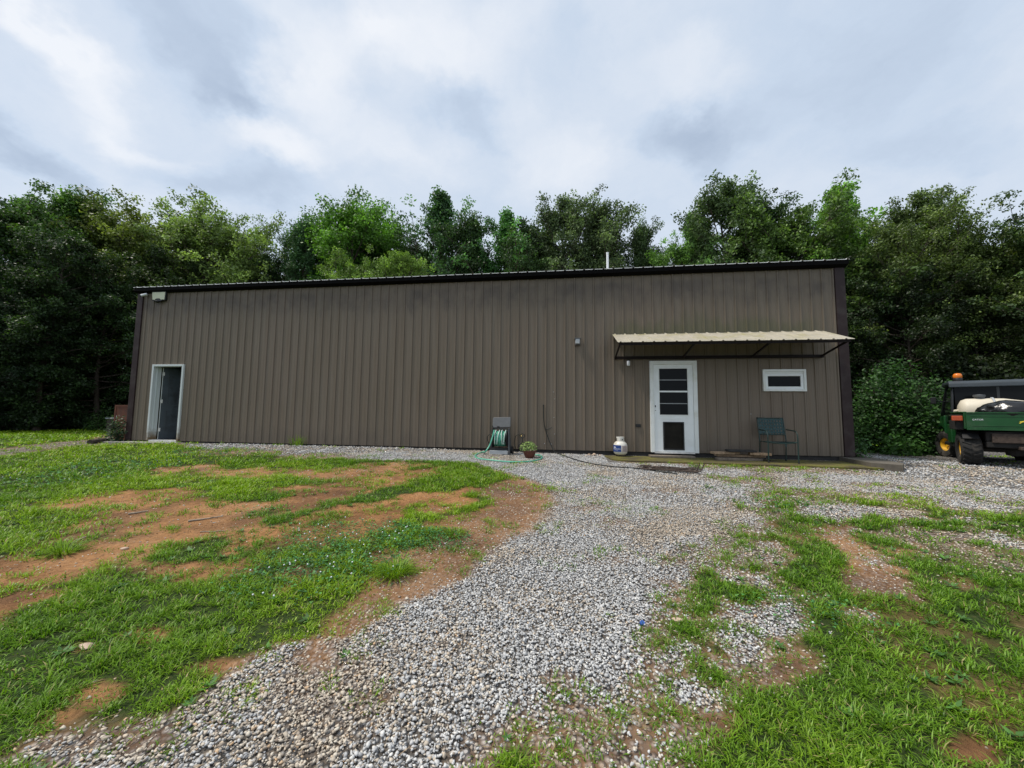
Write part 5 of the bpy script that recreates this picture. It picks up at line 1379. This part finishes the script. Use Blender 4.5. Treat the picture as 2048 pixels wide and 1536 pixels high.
mass('undergrowth', [(-34, -14), (-24.5, 1.2), (-19, 6), (-14.5, 13), (-6, 16)][::-1][::-1], 90000, 2.6, 2.6, .15, (.024, .045, .018), 'dark undergrowth along the foot of the left wood', 3)
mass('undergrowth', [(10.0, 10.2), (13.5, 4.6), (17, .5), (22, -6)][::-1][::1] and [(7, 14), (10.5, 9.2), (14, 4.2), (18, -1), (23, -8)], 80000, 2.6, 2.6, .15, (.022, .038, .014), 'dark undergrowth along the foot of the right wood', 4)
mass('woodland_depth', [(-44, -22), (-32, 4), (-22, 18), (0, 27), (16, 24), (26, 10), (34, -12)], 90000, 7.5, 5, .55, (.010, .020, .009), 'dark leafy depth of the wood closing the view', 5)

# ------------------------------------------------------------------ bushes, weeds
def bush(name, label, cat, cx, cy, rx_, ry_, h, n, ls, col, seed, stalks=10, z0=None, shoots=0.0):
    r_ = np.random.default_rng(seed); z0 = float(gz(cx, cy)) if z0 is None else z0
    t = thing(name, label, cat, (cx, cy, z0))
    nc = n//18; u = r_.normal(size=(nc, 3)); u /= np.linalg.norm(u, axis=1, keepdims=True); rad_ = r_.uniform(.55, 1.04, (nc, 1))
    u[:, 2] = np.abs(u[:, 2])
    C0 = u*rad_*np.array([rx_, ry_, h*.97]); C0 *= 1+(.20 if h > 1 else .14)*np.sin(u[:, :1]*7+seed)*np.cos(u[:, 2:3]*6+u[:, 1:2]*4)
    C_ = np.repeat(C0, 18, 0)+r_.normal(0, 1, (nc*18, 3))*ls*1.5
    if shoots:
        ns = int(shoots); a = r_.uniform(0, 2*PI, ns); q = np.sqrt(r_.random(ns))*.9
        bx_ = np.stack([np.cos(a)*q*rx_, np.sin(a)*q*ry_, h*np.sqrt(1-q*q*.8)], -1)
        k = 14; C_ = np.concatenate([C_, np.repeat(bx_, k, 0)+np.tile(np.linspace(-.1, .46, k)[:, None]*np.array([[.15, 0, 1]]), (ns, 1))+r_.normal(0, .03, (ns*k, 3))])
    C_[:, 2] = np.maximum(C_[:, 2], .02); m = len(C_)
    V, F = leaf_quads(C_, r_.normal(0, .6, (m, 3))+np.array([0, -.25, .75]), r_.uniform(.7, 1.3, m)*ls, r_.uniform(.5, .8, m)*ls)
    o = npmesh('foliage', V, [F], M['leaf'], {'rnd': np.repeat(np.clip(r_.normal(.5, .25, m), 0, 1), 4)}, parent=t); o.color = (*col, 1)
    bm = bm_new()
    for i in range(stalks):
        a = r_.uniform(0, 2*PI); q = r_.uniform(.3, .85)
        tube(bm, [(q*.2*math.cos(a)*rx_, q*.2*math.sin(a)*ry_, -.02), (q*.6*math.cos(a)*rx_, q*.6*math.sin(a)*ry_, h*.4), (q*math.cos(a)*rx_, q*math.sin(a)*ry_, h*.8)], [.02, .014, .006] if h > 1 else [.006, .004, .002], 5)
    build('stem', bm, M['bark'], t)
    return t
bx1, by1 = at_depth(1790, 10.8)
bush('bush', 'big leafy bush with bright top between building corner and utility vehicle', 'bush', bx1, by1, 1.15, 1.0, 2.25, 15000, .085, (.038, .098, .024), 8, 24, shoots=34)
q = atz(247, 876, -.02); bush('vine', 'small leafy vine climbing between rust panel and building corner', 'vine', -12.36, -.10, .11, .14, .62, 700, .07, (.05, .085, .045), 9, 5)
bush('weed', 'leafy weeds at the foot of the right corner of the building', 'weed', 6.35, .2, .16, .2, .62, 500, .06, (.05, .12, .035), 10, 6)
q = atz(186, 865, -.02); bush('weed', 'tall pale green weeds left of the stump at the lawn edge', 'weed', q[0]-.9, q[1]+.8, .3, .3, .75, 900, .06, (.055, .12, .03), 12, 10, shoots=8)
q = gnd(1390, 938); bush('weed', 'small sparse weed poking through gravel behind the wire grate', 'weed', q[0], q[1], .10, .08, .11, 90, .028, (.12, .22, .06), 13, 3)
q = gnd(1760, 925)
bush('fern', 'low pale green plant on the ground before the leafy bush', 'plant', bx1-.75, by1-1.0, .4, .28, .40, 500, .10, (.06, .15, .035), 14, 5)

# ------------------------------------------------------------------ utility vehicle
VH = rad(-33)
q = gnd(1915, 929)
rv = Vector((math.cos(VH), math.sin(VH), 0)); fv = Vector((-math.sin(VH), math.cos(VH), 0))
vo = Vector((q[0], q[1], 0))+rv*.80+fv*.20; vz = float(gz(vo.x, vo.y))
ut = thing('utility_vehicle', 'green utility vehicle with black cab and open cargo bed seen from behind', 'utility vehicle', (vo.x, vo.y, vz+.01), VH)
def wheel(x, y, R, w, nm='wheel'):
    wk = bpy.data.objects.new(nm, None); COL.objects.link(wk); wk.parent = ut; wk.location = (x, y, R); wk.empty_display_size = .1
    s = 1 if x > 0 else -1
    def rot(bm):
        for v in bm.verts: v.co = Vector((v.co.z, v.co.x, v.co.y))
    bm = bm_new(); lathe(bm, [(R*.52, -w*.44), (R*.70, -w*.5), (R*.90, -w*.5), (R*.985, -w*.40), (R, -w*.25), (R, w*.25), (R*.985, w*.40), (R*.90, w*.5), (R*.70, w*.5), (R*.52, w*.44), (R*.52, -w*.44)], 36)
    rot(bm)
    for k in range(22):
        a = 2*PI*k/22
        for s2 in (-1, 1):
            mt = Matrix.Rotation(a+(.14 if s2 > 0 else 0), 4, 'X') @ Matrix.Translation((s2*w*.24, 0, R*.995)) @ Matrix.Rotation(s2*.45, 4, 'Z')
            box(bm, (-w*.2, -.014, -.008), (w*.2, .014, .018), mt)
    build('tyre', bm, M['rubber'], wk)
    bm = bm_new(); lathe(bm, [(R*.53, -w*.36), (R*.53, w*.36), (R*.47, w*.34), (R*.40, w*.12), (R*.18, w*.10), (R*.12, w*.18), (0, w*.18)], 28)
    lathe(bm, [(R*.53, -w*.36), (R*.47, -w*.34), (R*.42, -w*.1), (0, -w*.1)], 28)
    rot(bm)
    for v in bm.verts: v.co.x *= s
    build('rim', bm, M['jd_yellow'], wk, autos=35)
    bm = bm_new()
    for k in range(5):
        a = 2*PI*k/5; tube(bm, [(s*w*.10, math.cos(a)*R*.28, math.sin(a)*R*.28), (s*w*.16, math.cos(a)*R*.28, math.sin(a)*R*.28)], .010, 6)
    build('lug_nut', bm, M['black'], wk)
    return wk
for x, y in ((-.60, 0), (.60, 0)): wheel(x, y, .325, .29)
for x, y in ((-.58, 2.02), (.58, 2.02)): wheel(x, y, .31, .24).rotation_euler = (0, 0, .42)
# cargo bed
cb = bpy.data.objects.new('cargo_bed', None); COL.objects.link(cb); cb.parent = ut; cb.location = (0, 0, 0); cb.empty_display_size = .1
BW, B0, B1 = .66, -.42, .74
bm = bm_new(); box(bm, (-BW, B0+.03, .74), (BW, B1, .78)); build('bed_floor', bm, M['black'], cb)
for s in (-1, 1):
    bm = bm_new(); prism(bm, [(s*BW, B0+.03, .74), (s*BW, B1, .74), (s*BW, B1, 1.06), (s*BW, B0+.03, 1.06)], (s*.035, 0, 0))
    box(bm, (min(s*(BW-.01), s*(BW+.055)), B0+.03, 1.0605), (max(s*(BW-.01), s*(BW+.055)), B1, 1.085)); build('side_board', bm, M['jd_green'], cb, bevel=.006)
bm = bm_new(); box(bm, (-BW, B1-.035, .781), (BW, B1, 1.06)); build('front_board', bm, M['jd_green'], cb)
bm = bm_new(); box(bm, (-BW-.01, B0-.02, .76), (BW+.01, B0+.025, 1.05)); box(bm, (-BW-.01, B0-.035, 1.0505), (BW+.01, B0+.03, 1.075)); box(bm, (-BW-.01, B0-.03, .72), (BW+.01, B0+.025, .7595))
box(bm, (-BW+.05, B0-.027, .80), (BW-.05, B0-.0205, .815)); box(bm, (-BW+.05, B0-.027, .985), (BW-.05, B0-.0205, 1.0))
tgt = build('tailgate', bm, M['jd_green'], cb, bevel=.006)
text_mesh('lettering', 'GATOR', .042, M['label_white'], tgt, lambda c: Vector((-.52+c.x, B0-.0215-c.z, .925+c.y)))
bm = bm_new()   # leaping animal emblem, flat decal
de = [(-.10, -.035), (-.075, -.012), (-.09, .008), (-.06, .012), (-.02, .022), (.02, .018), (.045, .032), (.04, .060), (.055, .045), (.062, .066), (.068, .040), (.088, .030), (.085, .018), (.060, .012), (.050, -.006), (.075, -.022), (.065, -.030), (.030, -.010), (-.03, -.006), (-.055, -.018), (-.085, -.045)]
prism(bm, [(.06+x*.8, B0-.0275, .895+y*.8) for x, y in de], (0, .0065, 0)); build('emblem', bm, M['logo_yellow'], tgt)
# tail lights
for s in (-1, 1):
    bm = bm_new(); box(bm, (s*.78-.075, B0+.02, .90), (s*.78+.075, B0+.10, 1.0)); build('tail_light', bm, M['red_lens'], ut, bevel=.012)
    bm = bm_new(); box(bm, (s*.74-.06, B0+.10, .72), (s*.74+.06, .3, .90)); box(bm, (s*.74-.1, B0+.101, 1.0005), (s*.74+.1, B0+.2, 1.02)); build('mudguard_bracket', bm, M['under'], ut, bevel=.01)
    bm = bm_new(); P_ = [(s*.50, .40*math.cos(a), .33+.42*math.sin(a)) for a in np.linspace(.25, PI-.55, 9)]
    for aa, bb in zip(P_, P_[1:]): prism(bm, [aa, bb, (bb[0], bb[1]*.96, bb[2]-.012), (aa[0], aa[1]*.96, aa[2]-.012)], (s*.22, 0, 0))
    build('rear_fender', bm, M['black'], ut)
# chassis, axle, hitch
bm = bm_new(); box(bm, (-.42, -.36, .38), (.42, 2.3, .50)); box(bm, (-.42, -.35, .5005), (.42, .6, .70)); build('chassis', bm, M['under'], ut, bevel=.02)
bm = bm_new(); tube(bm, [(-.5, 0, .325), (.5, 0, .325)], .045, 10); lathe(bm, [(0, -.12), (.12, -.1), (.14, 0), (.12, .1), (0, .12)], 14, (0, 0, .33)); build('rear_axle', bm, M['under'], ut)
bm = bm_new(); box(bm, (-.035, -.50, .36), (.035, -.30, .42)); box(bm, (-.35, -.40, .48), (.35, -.36, .66)); build('hitch', bm, M['rust'], ut, bevel=.006)
bm = bm_new(); tube(bm, [(.22, -.42, .56), (.22, .1, .56)], .055, 12); build('muffler', bm, M['rust'], ut)
bm = bm_new(); box(bm, (-.70, .80, .32), (.70, 1.75, .40)); build('footwell', bm, M['black'], ut, bevel=.02)
for s in (-1, 1):
    bm = bm_new(); box(bm, (min(s*.60, s*.72), .78, .4005), (max(s*.60, s*.72), 1.15, .82)); build('side_panel', bm, M['jd_green'], ut, bevel=.02)
    bm = bm_new()      # front fender + hood side
    prism(bm, [(s*.36, 1.62, .58), (s*.36, 1.62, 1.02), (s*.36, 2.0, 1.0), (s*.36, 2.42, .86), (s*.36, 2.55, .66), (s*.36, 2.42, .62), (s*.36, 2.34, .72), (s*.36, 2.02, .76), (s*.36, 1.72, .70)], (s*.34, 0, 0))
    build('front_fender', bm, M['jd_green'], ut, bevel=.02)
    bm = bm_new(); box(bm, (min(s*.42, s*.66), 2.50, .70), (max(s*.42, s*.66), 2.56, .80)); build('headlight', bm, M['label_white'], ut, bevel=.02)
bm = bm_new(); prism(bm, [(-.355, 1.62, .5), (-.355, 1.62, 1.05), (-.355, 2.05, 1.04), (-.355, 2.5, .84), (-.355, 2.58, .5)], (.71, 0, 0)); build('hood', bm, M['jd_green'], ut, bevel=.03)
# seats
for x in (-.33, .33):
    bm = bm_new(); box(bm, (x-.26, .95, .80), (x+.26, 1.42, .92)); box(bm, (x-.26, .84, .88), (x+.26, .95, 1.40)); build('seat', bm, M['black'], ut, bevel=.03)
bm = bm_new(); tube(bm, [(-.33, 1.75, .98), (-.33, 1.58, 1.12)], .018, 8)
for k in range(20):
    a, b = 2*PI*k/20, 2*PI*(k+1)/20
    tube(bm, [(-.33+.17*math.cos(a), 1.58+.08*math.sin(a), 1.12+.15*math.sin(a)), (-.33+.17*math.cos(b), 1.58+.08*math.sin(b), 1.12+.15*math.sin(b))], .013, 6)
build('steering_wheel', bm, M['black'], ut)
# cab
CH = 1.74
for s in (-1, 1):
    bm = bm_new(); tube(bm, smooth_path([(s*.68, .78, .78), (s*.66, .80, 1.3), (s*.63, .84, CH-.06), (s*.60, .95, CH)], 4), .028, 8); build('rear_pillar', bm, M['cab'], ut, smooth=True)
    bm = bm_new(); tube(bm, smooth_path([(s*.60, .95, CH), (s*.61, 1.35, CH-.01), (s*.63, 1.55, CH-.10), (s*.68, 1.95, 1.02)], 5), .028, 8); build('front_pillar', bm, M['cab'], ut, smooth=True)
bm = bm_new(); prism(bm, [(-.70, .72, CH-.10), (-.70, .74, CH+.0), (-.70, .84, CH+.05), (-.70, 1.5, CH+.05), (-.70, 1.66, CH-.01), (-.70, 1.60, CH-.03), (-.70, .86, CH-.03), (-.70, .76, CH-.10)], (1.40, 0, 0)); build('cab_roof', bm, M['cab_roof'], ut, bevel=.02)
bm = bm_new(); box(bm, (-.62, .775, 1.02), (.62, .785, CH-.08)); build('rear_window', bm, M['glass'], ut)
bm = bm_new(); box(bm, (-.64, .76, 1.0), (.64, .80, 1.035)); box(bm, (-.02, .762, 1.036), (.02, .774, CH-.1)); build('window_frame', bm, M['cab'], ut)
for s in (-1, 1):
    bm = bm_new(); prism(bm, [(s*.655, .83, .86), (s*.655, 1.60, .86), (s*.655, 1.88, 1.08), (s*.63, 1.56, CH-.14), (s*.63, .87, CH-.10)], (s*.012, 0, 0)); build('cab_door', bm, M['glass'], ut)
bm = bm_new(); prism(bm, [(-.60, 1.90, 1.05), (.60, 1.90, 1.05), (.58, 1.58, CH-.12), (-.58, 1.58, CH-.12)], (0, .012, .004)); build('windscreen', bm, M['glass'], ut)
bm = bm_new(); lathe(bm, [(0, 0), (.075, 0), (.08, .03), (.07, .075), (.068, .08)], 18, (-.52, 1.0, CH+.05)); bc = build('beacon_base', bm, M['black'], ut, autos=40)
bm = bm_new(); lathe(bm, [(.068, .08), (.075, .10), (.072, .15), (.05, .18), (0, .19)], 18, (-.52, 1.0, CH+.05)); build('beacon_lens', bm, M['amber'], bc, smooth=True)
bm = bm_new(); tube(bm, [(-.66, 1.62, 1.35), (-.84, 1.60, 1.38)], .012, 6); build('mirror_arm', bm, M['cab'], ut)
bm = bm_new(); box(bm, (-.90, 1.57, 1.30), (-.80, 1.61, 1.46)); build('mirror', bm, M['black'], ut, bevel=.01)

def vloc(x, y, z): return (vo.x+rv.x*x+fv.x*y, vo.y+rv.y*x+fv.y*y, vz+.01+z)
# sprayer tank in the bed
t = thing('sprayer_tank', 'cream poly sprayer tank with black lid lying in the cargo bed', 'sprayer tank', vloc(-.16, .42, .82), VH)
t.scale = (1.05, 1.25, 1.36)
bm = bm_new(); prof = [(0, -.46), (.10, -.455), (.175, -.41), (.20, -.34), (.205, -.1), (.20, .15), (.16, .42), (.12, .47), (0, .475)]
lathe(bm, prof, 28)
for v in bm.verts: v.co = Vector((v.co.z, v.co.x*.95, .205+v.co.y))
build('tank_body', bm, M['poly'], t, smooth=True)
bm = bm_new(); lathe(bm, [(.209, -.015), (.22, -.012), (.22, .012), (.209, .015)], 28, (0, 0, 0))
for v in bm.verts: v.co = Vector((v.co.z, v.co.x*.95, .205+v.co.y))
build('strap', bm, M['light_plastic'], t, smooth=True)
bm = bm_new(); lathe(bm, [(.07, .39), (.07, .43), (.085, .435), (.085, .465), (0, .475)], 20, (-.16, 0, 0)); build('lid', bm, M['grey_plastic'], t, autos=40)
bm = bm_new(); tube(bm, [(-.45, 0, .22), (-.52, -.02, .21)], .02, 8); build('spout', bm, M['poly'], t)
def crumple(name, label, cat, loc, s, seed, m, parent_col=None):
    V0, F0 = ico(4); r_ = np.random.default_rng(seed); W_ = V0.copy()
    f = np.zeros(len(W_))
    for k in range(16):
        d = r_.normal(size=3); d /= np.linalg.norm(d); f += np.abs(np.sin((W_@d)*r_.uniform(3, 11)+r_.uniform(0, 6)))*.06
    W_ = W_*(0.62+f)[:, None]*np.array(s); W_[:, 2] = np.maximum(W_[:, 2], -s[2]*.7)
    o = npmesh(name, W_, [F0], m, smooth=True); o.location = loc; o.rotation_euler = (0, 0, VH)
    return tag(o, label, cat)
crumple('trash_bag', 'crumpled shiny black plastic bag lying in the cargo bed beside the tank', 'plastic bag', vloc(.16, -.14, 1.05), (.52, .26, .21), 3, M['bag_black'])
crumple('feed_bag', 'white plastic bag at the right of the cargo bed by the black bag', 'plastic bag', vloc(.56, -.12, 1.06), (.19, .24, .26), 5, M['bag_white'])
